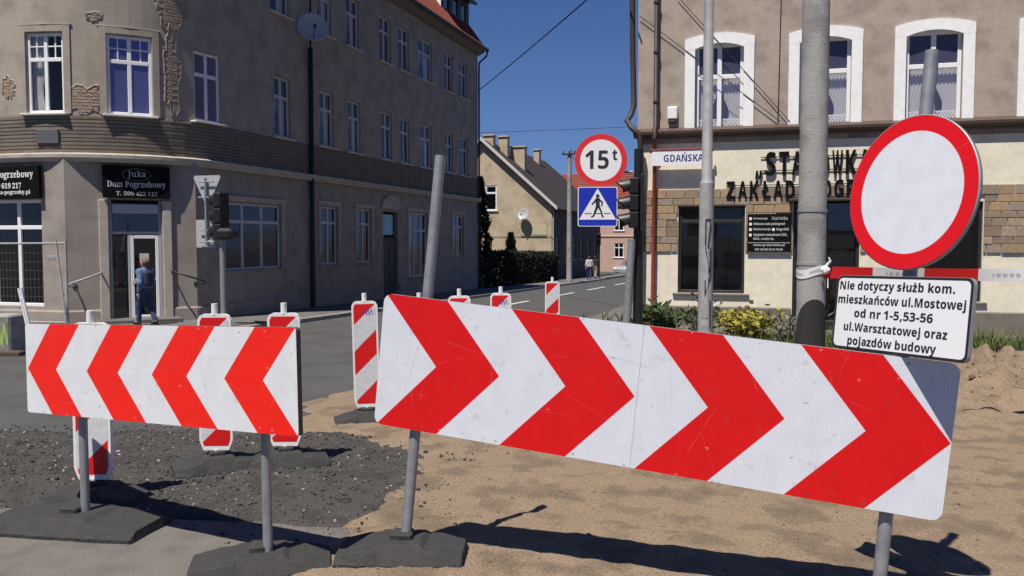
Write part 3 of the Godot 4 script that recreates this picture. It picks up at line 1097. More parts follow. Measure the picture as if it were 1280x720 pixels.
	# end and back walls, so the block is closed
	s = newst()
	quad(s, Vector3(LX, -1.5, -42.6), Vector3(LX, 11.4, -42.6), Vector3(-30, 11.4, -42.6), Vector3(-30, -1.5, -42.6), Vector3.FORWARD)
	quad(s, Vector3(LX, 11.4, -42.6), Vector3(-16.1, 14.36, -42.6), Vector3(-20, 15.6, -42.6), Vector3(-30, 11.4, -42.6), Vector3.FORWARD)
	quad(s, Vector3(-30, -1.5, LZ), Vector3(-30, 15.6, LZ), Vector3(-30, 15.6, -42.6), Vector3(-30, -1.5, -42.6), Vector3.LEFT)
	add("end_wall", s, M.plaster_l, b)
	# dark down pipe with the dish above it
	s = newst()
	var pz := -25.55
	tube(s, [Vector3(LX + 0.16, 11.2, pz), Vector3(LX + 0.12, 8.0, pz), Vector3(LX + 0.12, 7.99, pz), Vector3(LX + 0.12, -0.5, pz)], [0.03, 0.03, 0.075, 0.08], 10)
	for yy in [1.2, 3.4, 5.4, 7.4]:
		tube(s, [Vector3(LX + 0.12, yy, pz), Vector3(LX + 0.12, yy + 0.06, pz)], 0.095, 10)
	add("downpipe", s, M.darkframe, b)
	var dish := thing("satellite_dish", "large pale satellite dish on the dark facade pipe", "satellite dish", Transform3D(face_xf(Vector3.ZERO, Vector3(0.62, 0.28, 0.75)).basis, Vector3(LX + 0.42, 8.5, -25.15)))
	dish_parts(dish, 0.48)
	# shop signs
	var sg := thing("shop_sign", "black shop sign with silver lettering above the shop door", "sign", wxf(low_map, 13.45 + 1.62, 2.9).translated_local(Vector3(0, 0, 0.1)))
	s = newst()
	cbx(s, Vector3(0, 0.4, 0), Vector3(1.56, 0.8, 0.1), 0.01)
	add("board", s, M.signblack, sg)
	text("lettering", "Juka", -0.2, 0.48, 0.42, 0.2, M.silvertext, sg, 0.051, 0.004, false, true)
	text("lettering", "Dom Pogrzebowy", -0.68, 0.22, 1.36, 0.2, M.silvertext, sg, 0.051, 0.004, true, true)
	text("lettering", "T. 509 423 117", -0.48, 0.06, 0.96, 0.1, M.silvertext, sg, 0.051, 0.004, true, true)
	s = newst()
	for i in 24:
		var a0 := TAU * i / 24.0
		var a1 := TAU * (i + 1) / 24.0
		tube(s, [Vector3(cos(a0) * 0.33, 0.58 + sin(a0) * 0.15, 0.053), Vector3(cos(a1) * 0.33, 0.58 + sin(a1) * 0.15, 0.053)], 0.004, 4, false)
	add("emblem", s, M.signgrey, sg)
	sg = thing("shop_sign", "black shop sign with white lettering above the wide shop window", "sign", wxf(low_map, 11.9, 2.87).translated_local(Vector3(0, 0, 0.1)))
	s = newst()
	cbx(s, Vector3(0, 0.4, 0), Vector3(1.86, 0.8, 0.1), 0.01)
	add("board", s, M.signblack, sg)
	text("lettering", "Dom Pogrzebowy", -0.85, 0.46, 1.62, 0.22, M.white, sg, 0.051, 0.004, true, true)
	text("lettering", "tel. 509 619 217", -0.85, 0.25, 1.25, 0.14, M.white, sg, 0.051, 0.004, true, true)
	text("lettering", "www.juka-pogrzeby.pl", -0.85, 0.08, 1.52, 0.13, M.white, sg, 0.051, 0.004, true, true)

func patch(b: Node, sc: float, yc: float, rw: float, rh: float, sd: int):
	var n := noise(sd, 0.9, 3)
	var s := newst()
	var rim := newst()
	var P := []
	var Q := []
	for i in 40:
		var a := TAU * i / 40.0
		var k := 1.0 + 0.5 * n.get_noise_2d(cos(a) * 1.9, sin(a) * 1.9)
		P.append(Vector2(cos(a) * rw * k, sin(a) * rh * k))
		Q.append(Vector2(cos(a) * (rw * k + 0.03), sin(a) * (rh * k + 0.03)))
	var h0: Vector3 = up_map(sc, yc, 0.006)
	for i in 40:
		var j := (i + 1) % 40
		var p: Vector2 = P[i]
		var q: Vector2 = P[j]
		for r in 4:
			var a := r / 4.0
			var c := (r + 1) / 4.0
			var o: Vector3 = up_map(sc, yc, 1.0) - up_map(sc, yc, 0.0)
			quad(s, up_map(sc + p.x * a, yc + p.y * a, 0.006), up_map(sc + q.x * a, yc + q.y * a, 0.006), up_map(sc + q.x * c, yc + q.y * c, 0.006), up_map(sc + p.x * c, yc + p.y * c, 0.006), o)
		quad(rim, up_map(sc + p.x, yc + p.y, 0.022), up_map(sc + q.x, yc + q.y, 0.022), up_map(sc + Q[j].x, yc + Q[j].y, 0.002), up_map(sc + Q[i].x, yc + Q[i].y, 0.002), up_map(sc, yc, 1.0) - h0)
		quad(rim, up_map(sc + p.x, yc + p.y, 0.022), up_map(sc + q.x, yc + q.y, 0.022), up_map(sc + q.x, yc + q.y, 0.003), up_map(sc + p.x, yc + p.y, 0.003), h0 - up_map(sc + p.x, yc + p.y, 0.0))
	# the bricks that show: one row after another, laid inside the outline
	var bm := newst()
	var row := 0
	var yy := -rh * 1.6
	while yy < rh * 1.6:
		var xx := -rw * 1.8 + (0.13 if row % 2 else 0.0)
		while xx < rw * 1.8:
			if Geometry2D.is_point_in_polygon(Vector2(xx, yy), PackedVector2Array(P)) and Geometry2D.is_point_in_polygon(Vector2(xx * 1.1, yy * 1.05), PackedVector2Array(P)):
				var t := wxf(up_map, sc + xx, yc + yy)
				cbx(bm, t * Vector3(0, 0, 0.008), Vector3(0.235, 0.058, 0.008 + 0.005 * n.get_noise_2d(xx * 9, yy * 9)), 0.002, t.basis)
			xx += 0.26
		yy += 0.078
		row += 1
	var o := add("bare_patch", s, M.bare, b)
	add("plaster_edge", rim, M.plaster_l, o)
	tag(add("bricks", bm, M.bare, o), "", "", "", "stuff")

func dish_parts(d: Node3D, r: float):
	var s := newst()
	var prof := []
	for i in 9:
		var t := i / 8.0
		prof.append(Vector2(r * t, 0.22 * r * t * t))
	prof.append(Vector2(r + 0.01, 0.22 * r - 0.01))
	for i in 9:
		var t := 1.0 - i / 8.0
		prof.append(Vector2(r * t, 0.22 * r * t * t - 0.015))
	lathe(s, prof, 28, Transform3D(Basis(Vector3.RIGHT, PI / 2), Vector3.ZERO))
	add("reflector", s, M.backgrey, d)
	s = newst()
	tube(s, [Vector3(0, -r * 0.9, 0.05), Vector3(0, -r * 0.35, r * 0.8)], 0.012, 6)
	add("feed_arm", s, M.darkframe, d)
	s = newst()
	cbx(s, Vector3(0, -r * 0.3, r * 0.84), Vector3(0.07, 0.1, 0.12), 0.01)
	add("receiver", s, M.darkframe, d)
	s = newst()
	tube(s, [Vector3(0, 0, -0.01), Vector3(0, -0.03, -0.16), Vector3(0, -0.35, -0.22)], 0.022, 6)
	add("mount", s, M.darkframe, d)

# ---------------------------------------------------------------- right building
const RZ := -22.0
func r_map(s: float, y: float, off: float) -> Vector3:
	return Vector3(s, y, RZ + off)

func arch_win(b: Node, x: float, y0: float, w: float, h: float, o: Dictionary):
	# white surround with a shallow arched head
	var sur := newst()
	var e := 0.245
	var outer := []
	var inner := []
	for i in 13:
		var t := i / 12.0 * 2.0 - 1.0
		inner.append(Vector2(t * w / 2, h - 0.12 * t * t))
		outer.append(Vector2(t * (w / 2 + e), h + e - 0.13 * t * t))
	for i in 12:
		var q := [outer[i], outer[i + 1], inner[i + 1], inner[i]]
		prism(sur, PackedVector2Array(q), 0.05)
	for sx in [-1.0, 1.0]:
		prism(sur, PackedVector2Array([Vector2(sx * w / 2, h - 0.122), Vector2(sx * (w / 2 + e), h - 0.122), Vector2(sx * (w / 2 + e), h + e - 0.131)]), 0.05, at(0, 0, -0.0005))
	# reveal under the arch
	for i in 12:
		quad(sur, Vector3(inner[i].x, inner[i].y, 0), Vector3(inner[i + 1].x, inner[i + 1].y, 0), Vector3(inner[i + 1].x, inner[i + 1].y, -0.2), Vector3(inner[i].x, inner[i].y, -0.2), Vector3.DOWN)
	for sx in [-1.0, 1.0]:
		cbx(sur, Vector3(sx * (w / 2 + e / 2), h / 2 - 0.06, -0.0255), Vector3(e - 0.002, h - 0.125, 0.05), 0.006)
	var wn := window(b, Transform3D(Basis(), Vector3(x, y0, RZ)), w, h, o)
	add("surround", sur, M.whitewall, wn, at(0, 0, 0.05))

func build_right_building():
	var b := thing("shop_building", "beige rendered building with cream shop front and brown ledge", "building")
	var ups := [[-1.29, 1.14], [1.12, 1.14], [3.44, 1.17], [5.95, 1.15], [8.4, 1.15]]
	var holes := []
	for u in ups:
		holes.append([u[0] - u[1] / 2, u[0] + u[1] / 2, 4.52, 6.58])
	add("upper_wall", wall_mesh(r_map, [-3.25, 14.0], [4.3, 12.5], holes, 0.2), M.plaster_r, b)
	for u in ups:
		arch_win(b, u[0], 4.52, u[1], 2.06, {"bar": 0.085, "transom": 0.62, "inset": 0.15, "curtain": 1, "lace": true, "sill": 0.12, "sillmat": M.darkframe, "glass": M.glass_r})
	var low := [[-2.23, -0.64, 0.55, 2.68], [0.47, 1.95, -0.5, 2.76], [3.22, 4.53, 0.45, 2.72], [6.4, 8.2, 0.45, 2.7]]
	add("cream_wall", wall_mesh(r_map, [-3.25, 14.0], [-1.2, 4.34], low.duplicate(true), 0.2), M.cream, b)
	var s := newst()
	for r in [[-3.25, 0.45], [1.97, 14.0]]:
		sweep(r_map, [r[0], r[1]], [Vector2(0.0, -1.2), Vector2(0.03, -1.2), Vector2(0.03, 0.2), Vector2(0.0, 0.23)], s)
	add("plinth", s, M.plinth, b)
	s = newst()
	sweep(r_map, [-3.33, 14.05], [Vector2(0.0, 4.36), Vector2(0.12, 4.38), Vector2(0.2, 4.44), Vector2(0.21, 4.5), Vector2(0.0, 4.6)], s)
	add("ledge", s, M.ledge, b)
	# stone tiles of the band, one by one
	var tones := []
	for t in [[0.36, 0.26, 0.17], [0.30, 0.235, 0.17], [0.40, 0.31, 0.21], [0.27, 0.20, 0.15], [0.34, 0.27, 0.21], [0.42, 0.29, 0.17]]:
		tones.append(grain(t[0], t[1], t[2], M.mid, 1.6, 0.9, M.nf, 0.6))
	var band := node("tile_band", b)
	var y := 1.555
	var row := 0
	while y < 2.9:
		var rh: float = [0.2, 0.17, 0.23, 0.19, 0.15][row % 5]
		var x := -3.24 + (0.0 if row % 2 == 0 else -0.21)
		while x < 6.3:
			var tw := rng.randf_range(0.3, 0.56)
			var segs := [[maxf(x, -3.24), minf(x + tw, 6.35)]]
			for h in low:
				if y + rh > h[2] and y < h[3]:
					var cut := []
					for g in segs:
						if g[1] <= h[0] or g[0] >= h[1]:
							cut.append(g)
						else:
							if g[0] < h[0] - 0.06: cut.append([g[0], h[0] - 0.01])
							if g[1] > h[1] + 0.06: cut.append([h[1] + 0.01, g[1]])
					segs = cut
			for g in segs:
				if g[1] - g[0] < 0.05:
					continue
				var ts := newst()
				var dp := rng.randf_range(0.03, 0.05)
				cbx(ts, Vector3((g[0] + g[1]) / 2, y + rh / 2, RZ + dp / 2), Vector3(g[1] - g[0] - 0.012, rh - 0.012, dp), 0.008)
				add("tile", ts, tones[rng.randi() % 6], band)
			x += tw
		y += rh
		row += 1
	# narrow row of tiles right under the ledge
	var xx := -3.2
	while xx < 6.3:
		var ts := newst()
		var tw := rng.randf_range(0.35, 0.6)
		cbx(ts, Vector3(xx + tw / 2, 4.27, RZ + 0.015), Vector3(tw - 0.01, 0.12, 0.03), 0.006)
		add("tile", ts, tones[rng.randi() % 6], band)
		xx += tw
	# dark shop windows and door
	for h in [low[0], low[2], low[3]]:
		window(b, Transform3D(Basis(), Vector3((h[0] + h[1]) / 2, h[2], RZ)), h[1] - h[0], h[3] - h[2], {"cols": 1, "transom": 0.82 if h == low[0] else 1.0, "frame": M.darkframe, "inset": 0.12, "sill": 0.1, "sillmat": M.plinth, "called": "shop_window"})
	var dn := node("shop_door", b, Transform3D(Basis(), Vector3(1.21, -0.28, RZ)))
	s = newst()
	for sx in [-0.7, -0.02, 0.7]:
		cbx(s, Vector3(sx, 1.5, -0.1), Vector3(0.08, 3.0, 0.08), 0.01)
	cbx(s, Vector3(0, 2.3, -0.1), Vector3(1.3, 0.08, 0.07), 0.01)
	cbx(s, Vector3(0, 0.12, -0.1), Vector3(1.3, 0.2, 0.07), 0.01)
	add("frame", s, M.darkframe, dn)
	for sx in [-0.36, 0.34]:
		for r in [[1.24, 2.06], [2.66, 0.66]]:
			s = newst()
			bx(s, Vector3(sx, r[0], -0.1), Vector3(0.6, r[1], 0.012))
			add("pane", s, M.glass, dn)
	s = newst()
	tube(s, [Vector3(0.06, 1.0, -0.05), Vector3(0.06, 1.0, 0.0), Vector3(0.06, 1.35, 0.0), Vector3(0.06, 1.35, -0.05)], 0.015, 6)
	add("handle", s, M.galv, dn)
	add("hall", room_mesh(1.48, 3.04, 3.5), M.room, dn, at(0, 0, -0.22))
	s = newst()
	cbx(s, Vector3(0, 3.06, 0.2), Vector3(1.7, 0.06, 0.5), 0.01)
	add("canopy", s, M.brown, dn)
	# sides, back and top of the block
	s = newst()
	quad(s, Vector3(-3.25, -2.5, RZ), Vector3(-3.25, 12.5, RZ), Vector3(-3.25, 12.5, -36), Vector3(-3.25, -2.5, -36), Vector3.LEFT)
	quad(s, Vector3(14, -2.5, RZ), Vector3(14, 12.5, RZ), Vector3(14, 12.5, -36), Vector3(14, -2.5, -36), Vector3.RIGHT)
	quad(s, Vector3(-3.25, -2.5, -36), Vector3(-3.25, 12.5, -36), Vector3(14, 12.5, -36), Vector3(14, -2.5, -36), Vector3.FORWARD)
	add("side_wall", s, M.plaster_r, b)
	s = newst()
	quad(s, Vector3(-3.6, 12.45, RZ + 0.4), Vector3(14.3, 12.45, RZ + 0.4), Vector3(14.3, 16.0, -29), Vector3(-3.6, 16.0, -29), Vector3(0, 1, 1))
	quad(s, Vector3(-3.6, 12.45, -36.4), Vector3(14.3, 12.45, -36.4), Vector3(14.3, 16.0, -29), Vector3(-3.6, 16.0, -29), Vector3(0, 1, -1))
	for x0 in [-3.26, 14.01]:
		tri(s, Vector3(x0, 12.45, RZ), Vector3(x0, 12.45, -36), Vector3(x0, 15.8, -29), Vector3(x0, 0, 0))
	add("roof", s, M.redtile, b)
	# pipes on the front
	s = newst()
	tube(s, [Vector3(-2.79, 12.3, RZ + 0.13), Vector3(-2.79, 4.66, RZ + 0.13), Vector3(-2.79, 4.55, RZ + 0.27), Vector3(-2.8, 4.3, RZ + 0.27)], 0.055, 8)
	for yy in [5.2, 6.4, 7.6]:
		tube(s, [Vector3(-2.79, yy, RZ + 0.13), Vector3(-2.79, yy + 0.05, RZ + 0.13)], 0.075, 8)
	add("downpipe", s, M.brown, b)
	s = newst()
	tube(s, [Vector3(-2.8, 4.3, RZ + 0.27), Vector3(-2.8, 4.1, RZ + 0.13), Vector3(-2.83, -0.38, RZ + 0.13)], 0.05, 8)
	add("downpipe", s, M.redpipe, b)
	s = newst()
	tube(s, [Vector3(-3.45, 12.4, RZ + 0.1), Vector3(-3.4, 6.5, RZ - 0.1), Vector3(-3.36, 5.2, RZ - 0.1), Vector3(-3.42, 4.95, RZ + 0.0), Vector3(-3.5, 4.8, RZ + 0.1), Vector3(-3.36, 4.6, RZ + 0.3), Vector3(-3.18, 4.45, RZ + 0.32), Vector3(-3.14, 4.2, RZ + 0.28), Vector3(-3.14, -0.38, RZ + 0.16)], 0.07, 8)
	add("downpipe", s, M.brown, b)
	# shop lettering on rails
	var sg := thing("lettering_sign", "black raised letters on rails above the shop door, two rows", "sign", Transform3D(Basis(), Vector3(0, 0, RZ)))
	s = newst()
	for r in [[-0.3, 2.5, 3.5], [-0.3, 2.5, 3.82], [-1.1, 3.9, 2.92], [-1.1, 3.9, 3.16]]:
		bx(s, Vector3((r[0] + r[1]) / 2, r[2], 0.03), Vector3(r[1] - r[0], 0.02, 0.016))
		for k in 5:
			bx(s, Vector3(lerpf(r[0] + 0.1, r[1] - 0.1, k / 4.0), r[2], 0.012), Vector3(0.03, 0.018, 0.024))
	add("rail", s, M.ink, sg)
	var line := "STARÓWKA"
	for i in line.length():
		text("letter", line[i], -0.18 + i * 0.298, 3.38, 0.232, 0.56 if line[i] != "Ó" else 0.7, M.signblack, sg, 0.03, 0.045)
	text("letter", "„", -0.42, 3.3, 0.16, 0.2, M.signblack, sg, 0.03, 0.045)
	line = "ZAKŁAD POGRZEBOWY"
	for i in line.length():
		if line[i] != " ":
			text("letter", line[i], -1.08 + i * 0.272, 2.84, 0.205, 0.42, M.signblack, sg, 0.03, 0.045)
	# black plaque
	var pl := thing("notice_plaque", "black plaque of white service lines between shop window and door", "plaque", Transform3D(Basis(), Vector3(-0.08, 1.57, RZ + 0.07)))
	s = newst()
	cbx(s, Vector3(0, 0.45, 0), Vector3(1.0, 0.9, 0.03), 0.006)
	add("board", s, M.signblack, pl)
	s = newst()
	for r in [[-0.43, 0.79], [-0.43, 0.66], [-0.43, 0.53], [0.1, 0.53], [-0.43, 0.4]]:
		bx(s, Vector3(r[0], r[1], 0.017), Vector3(0.06, 0.065, 0.004))
	bx(s, Vector3(0, 0.215, 0.017), Vector3(0.96, 0.008, 0.004))
	add("bullet", s, M.white, pl)
	text("lettering", "Kremacja", -0.36, 0.76, 0.32, 0.06, M.silvertext, pl, 0.016, 0.003)
	text("lettering", "Starówka", 0.06, 0.76, 0.36, 0.08, M.silvertext, pl, 0.016, 0.003, false, true)
	text("lettering", "Własna sala pożegnań", -0.36, 0.62, 0.72, 0.08, M.silvertext, pl, 0.016, 0.003)
	text("lettering", "Ekshumacje", -0.36, 0.5, 0.4, 0.07, M.silvertext, pl, 0.016, 0.003)
	text("lettering", "Nagrobki", 0.17, 0.49, 0.28, 0.08, M.silvertext, pl, 0.016, 0.003)
	text("lettering", "Wypłata świadczeń ZUS,", -0.36, 0.36, 0.78, 0.08, M.silvertext, pl, 0.016, 0.003)
	text("lettering", "KRUS, urzędy itp.", -0.36, 0.27, 0.48, 0.07, M.silvertext, pl, 0.016, 0.003)
	text("lettering", "www.zp-starowka.pl", -0.36, 0.12, 0.72, 0.07, M.silvertext, pl, 0.016, 0.003)
	text("lettering", "604 146 502 58 53 158 69", -0.32, 0.03, 0.64, 0.05, M.silvertext, pl, 0.016, 0.003)
	# street name plate
	var st := thing("street_name_sign", "white street name plate with red rail on the red drainpipe", "sign", Transform3D(Basis(), Vector3(-2.15, 3.66, RZ + 0.26)))
	s = newst()
	prism(s, rrect(1.42, 0.36, 0.02), 0.02, at(0, 0.18, 0))
	add("plate", s, M.signwhite, st)
	s = newst()
	cbx(s, Vector3(0, 0.385, -0.01), Vector3(1.5, 0.045, 0.05), 0.006)
	add("rail", s, M.redpipe, st)
	s = newst()
	for sx in [-1.0, 1.0]:
		cbx(s, Vector3(sx * 0.73, 0.36, -0.03), Vector3(0.05, 0.1, 0.08), 0.008)
	cbx(s, Vector3(-0.66, 0.18, -0.07), Vector3(0.1, 0.14, 0.1), 0.01)
	add("bracket", s, M.darkframe, st)
	text("lettering", "GDAŃSKA", -0.42, 0.09, 0.95, 0.22, M.navytext, st, 0.001, 0.002)
	# alarm box
	var al := thing("alarm_box", "white alarm siren box with dark lamp beside the brown drainpipe", "alarm", Transform3D(Basis(), Vector3(-2.39, 4.7, RZ)))
	s = newst()
	cbx(s, Vector3(0, 0.25, 0.06), Vector3(0.24, 0.3, 0.12), 0.02)
	add("case", s, M.white, al)
	s = newst()
	cbx(s, Vector3(0, 0.05, 0.06), Vector3(0.2, 0.1, 0.1), 0.03)
	add("lamp", s, M.brown, al)

# ---------------------------------------------------------------- down the street
func build_far_street():
	# gabled house
	var b := thing("gabled_house", "cream gabled house with dark steep roof and two chimneys", "house")
	var xe := -14.9
	var xa := -20.05
	var xw := -25.2
	var z0 := -60.3
	var z1 := -78.5
	var ye := 4.45
	var ya := 8.95
	var s := newst()
	var holes := [[-19.8, -18.95, 3.95, 5.75]]
	var mp := func(a: float, y: float, off: float): return Vector3(a, y, z0 + off)
	add("wall", wall_mesh(mp, [xw, xe], [-1.5, ye], [[-19.8, -18.95, 3.95, ye]], 0.15), M.housecream, b)
	# gable triangle above the eaves line, cut round the window
	for q in [[xw, -19.8], [-18.95, xe]]:
		var h0: float = ye + (ya - ye) * (1.0 - absf(q[0] - xa) / 5.15)
		var h1: float = ye + (ya - ye) * (1.0 - absf(q[1] - xa) / 5.15)
		if q[0] < xa and q[1] > xa:
			quad(s, Vector3(q[0], ye, z0), Vector3(xa, ye, z0), Vector3(xa, ya, z0), Vector3(q[0], h0, z0), Vector3.BACK)
			quad(s, Vector3(xa, ye, z0), Vector3(q[1], ye, z0), Vector3(q[1], h1, z0), Vector3(xa, ya, z0), Vector3.BACK)
		else:
			quad(s, Vector3(q[0], ye, z0), Vector3(q[1], ye, z0), Vector3(q[1], h1, z0), Vector3(q[0], h0, z0), Vector3.BACK)
	var hl: float = ye + (ya - ye) * (1.0 - 0.25 / 5.15)
	var hr: float = ye + (ya - ye) * (1.0 - 1.1 / 5.15)
	quad(s, Vector3(-19.8, 5.75, z0), Vector3(-18.95, 5.75, z0), Vector3(-18.95, hr, z0), Vector3(-19.8, hl, z0), Vector3.BACK)
	add("gable", s, M.housecream, b)
	s = newst()
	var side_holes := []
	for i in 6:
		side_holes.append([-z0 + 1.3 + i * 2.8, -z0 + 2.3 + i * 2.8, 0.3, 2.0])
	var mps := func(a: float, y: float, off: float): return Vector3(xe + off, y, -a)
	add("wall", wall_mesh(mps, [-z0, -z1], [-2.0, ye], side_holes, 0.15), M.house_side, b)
	for h in side_holes:
		window(b, wxf(mps, (h[0] + h[1]) / 2, h[2]), 1.0, 1.7, {"frame": M.pvc_old, "room": true, "sill": 0.08})
	quad(s, Vector3(xw, -2, z0), Vector3(xw, ye, z0), Vector3(xw, ye, z1), Vector3(xw, -2, z1), Vector3.LEFT)
	quad(s, Vector3(xw, -2, z1), Vector3(xe, -2, z1), Vector3(xe, ye, z1), Vector3(xw, ye, z1), Vector3.FORWARD)
	tri(s, Vector3(xw, ye, z1), Vector3(xe, ye, z1), Vector3(xa, ya, z1), Vector3.FORWARD)
	add("wall", s, M.housecream, b)
	window(b, Transform3D(Basis(), Vector3(-19.375, 3.95, z0)), 0.85, 1.8, {"cols": 1, "transom": 0.7, "inset": 0.06, "sill": 0.12, "bar": 0.1})
	s = newst()
	for sg in [1.0, -1.0]:
		var ex: float = xa + sg * 5.6
		var ey := ye - 0.4
		quad(s, Vector3(xa, ya + 0.1, z0 + 0.35), Vector3(ex, ey, z0 + 0.35), Vector3(ex, ey, z1 - 0.3), Vector3(xa, ya + 0.1, z1 - 0.3), Vector3(sg, 1, 0))
		quad(s, Vector3(xa, ya - 0.08, z0 + 0.35), Vector3(ex, ey - 0.16, z0 + 0.35), Vector3(ex, ey - 0.16, z1 - 0.3), Vector3(xa, ya - 0.08, z1 - 0.3), Vector3(-sg, -1, 0))
		quad(s, Vector3(ex, ey, z0 + 0.35), Vector3(ex, ey - 0.16, z0 + 0.35), Vector3(ex, ey - 0.16, z1 - 0.3), Vector3(ex, ey, z1 - 0.3), Vector3(sg, 0, 0))
	var roof := add("roof", s, M.darkroof, b)
	s = newst()
	for sg in [1.0, -1.0]:
		var a := Vector3(xa, ya - 0.02, z0 + 0.36)
		var c := Vector3(xa + sg * 5.62, ye - 0.52, z0 + 0.36)
		var dv := Vector3(0, 0.26, 0)
		quad(s, a, c, c + dv, a + dv, Vector3.BACK)
		quad(s, a + dv, c + dv, c + dv + Vector3(0, 0, -0.04), a + dv + Vector3(0, 0, -0.04), Vector3.UP)
	add("verge_board", s, M.sill, roof)
	for c in [[-20.0, 9.45, 0.75, 0.6, z0 - 1.6], [-19.2, 9.45, 0.7, 0.55, z0 - 2.6], [-18.3, 8.75, 1.1, 0.6, z0 - 3.4], [-19.4, 9.5, 0.5, 0.6, z0 - 13.0]]:
		s = newst()
		cbx(s, Vector3(c[0], c[1] - 1.2, c[4]), Vector3(c[2], 2.4, c[3]), 0.02)
		cbx(s, Vector3(c[0], c[1] + 0.03, c[4]), Vector3(c[2] + 0.16, 0.1, c[3] + 0.16), 0.02)
		add("chimney", s, M.housecream, roof)
	s = newst()
	tube(s, [Vector3(xe + 0.08, ye - 0.1, z0 - 0.1), Vector3(xe + 0.08, -1.1, z0 - 0.1)], 0.05, 6)
	add("downpipe", s, M.sill, b)
	var dish := thing("satellite_dish", "small white satellite dish on the cream gable wall", "satellite dish", Transform3D(face_xf(Vector3.ZERO, Vector3(-0.2, 0.3, 1.0)).basis, Vector3(-16.85, 3.65, z0 + 0.4)))
	dish_parts(dish, 0.42)
	# small old sign field on the gable
	var fs := thing("wall_sign", "faded pale sign board on the cream gable wall", "sign", Transform3D(Basis(), Vector3(-16.2, 2.5, z0 + 0.02)))
	s = newst()
	cbx(s, Vector3(0, 0, 0.02), Vector3(1.9, 0.8, 0.04), 0.01)
	add("board", s, grain(0.55, 0.49, 0.33, M.mid, 0.8, 0.9), fs)
	# pink house closing the view
	var p := thing("pink_house", "pink house with red tiled roof at the end of the street", "house")
	var pz := -98.0
	var pm := func(a: float, y: float, off: float): return Vector3(a, y, pz + off)
	var ph := []
	for i in 4:
		ph.append([-17.0 - i * 2.9, -15.95 - i * 2.9, -0.1, 1.5])
		ph.append([-17.0 - i * 2.9, -15.95 - i * 2.9, 2.9, 4.7])
	add("wall", wall_mesh(pm, [-27.5, -12.0], [-2.2, 6.3], ph.duplicate(true), 0.15), M.pink, p)
	for h in ph:
		window(p, Transform3D(Basis(), Vector3((h[0] + h[1]) / 2, h[2], pz)), 1.05, h[3] - h[2], {"sill": 0.12, "sillmat": M.whitewall, "inset": 0.08})
	s = newst()
	sweep(pm, [-27.5, -12.0], [Vector2(0, 2.2), Vector2(0.08, 2.22), Vector2(0.08, 2.36), Vector2(0, 2.4)], s)
	sweep(pm, [-27.5, -12.0], [Vector2(0, 6.0), Vector2(0.25, 6.15), Vector2(0.25, 6.3), Vector2(0, 6.3)], s)
	add("cornice", s, M.pink, p)
	s = newst()
	quad(s, Vector3(-12, -2.2, pz), Vector3(-12, 6.3, pz), Vector3(-12, 6.3, -110), Vector3(-12, -2.2, -110), Vector3.RIGHT)
	quad(s, Vector3(-27.5, -2.2, pz), Vector3(-27.5, 6.3, pz), Vector3(-27.5, 6.3, -110), Vector3(-27.5, -2.2, -110), Vector3.LEFT)
	add("wall", s, M.pink, p)
	s = newst()
	for k in 14:
		var u0 := k / 14.0
		var u1 := (k + 1) / 14.0
		var a0 := Vector3(0, 6.3 + 3.4 * u0 + 0.05, pz + 0.5 - 6.0 * u0)
		var a1 := Vector3(0, 6.3 + 3.4 * u1, pz + 0.5 - 6.0 * u1)
		quad(s, Vector3(-28, 0, 0) + a0, Vector3(-11.6, 0, 0) + a0, Vector3(-11.6, 0, 0) + a1, Vector3(-28, 0, 0) + a1, Vector3(0, 1, 1))
	quad(s, Vector3(-28, 9.7, pz - 5.5), Vector3(-11.6, 9.7, pz - 5.5), Vector3(-11.6, 6.3, -110.5), Vector3(-28, 6.3, -110.5), Vector3(0, 1, -1))
	add("roof", s, M.redtile, p)
	# parked car
	build_car(Transform3D(Basis(Vector3.UP, deg_to_rad(70)), g3(-13.3, -86.0)))
	# street pole
	var up := thing("utility_pole", "tall grey concrete utility pole on the far kerb", "pole", Transform3D(Basis(), g3(-12.55, -55.5, 0.1)))
	s = newst()
	tube(s, [Vector3(0, 0, 0), Vector3(0, 8.5, 0)], [0.19, 0.13], 10)
	add("shaft", s, M.concrete, up)
	s = newst()
	bx(s, Vector3(0, 8.2, 0.16), Vector3(0.9, 0.09, 0.09))
	for xx in [-0.38, 0.0, 0.38]:
		tube(s, [Vector3(xx, 8.24, 0.16), Vector3(xx, 8.42, 0.16)], 0.04, 6)
	add("crossarm", s, M.darkframe, up)
	# far signal head on its post
	var ft := thing("traffic_light", "far small traffic light standing beside the pedestrians", "traffic light", Transform3D(Basis(), g3(-12.6, -66.0, 0.1)))
	s = newst()
	tube(s, [Vector3.ZERO, Vector3(0, 3.2, 0)], 0.06, 8)
	add("post", s, M.darkframe, ft)
	signal_head(ft, Transform3D(Basis(), Vector3(0, 2.5, 0.14)), 0.9)

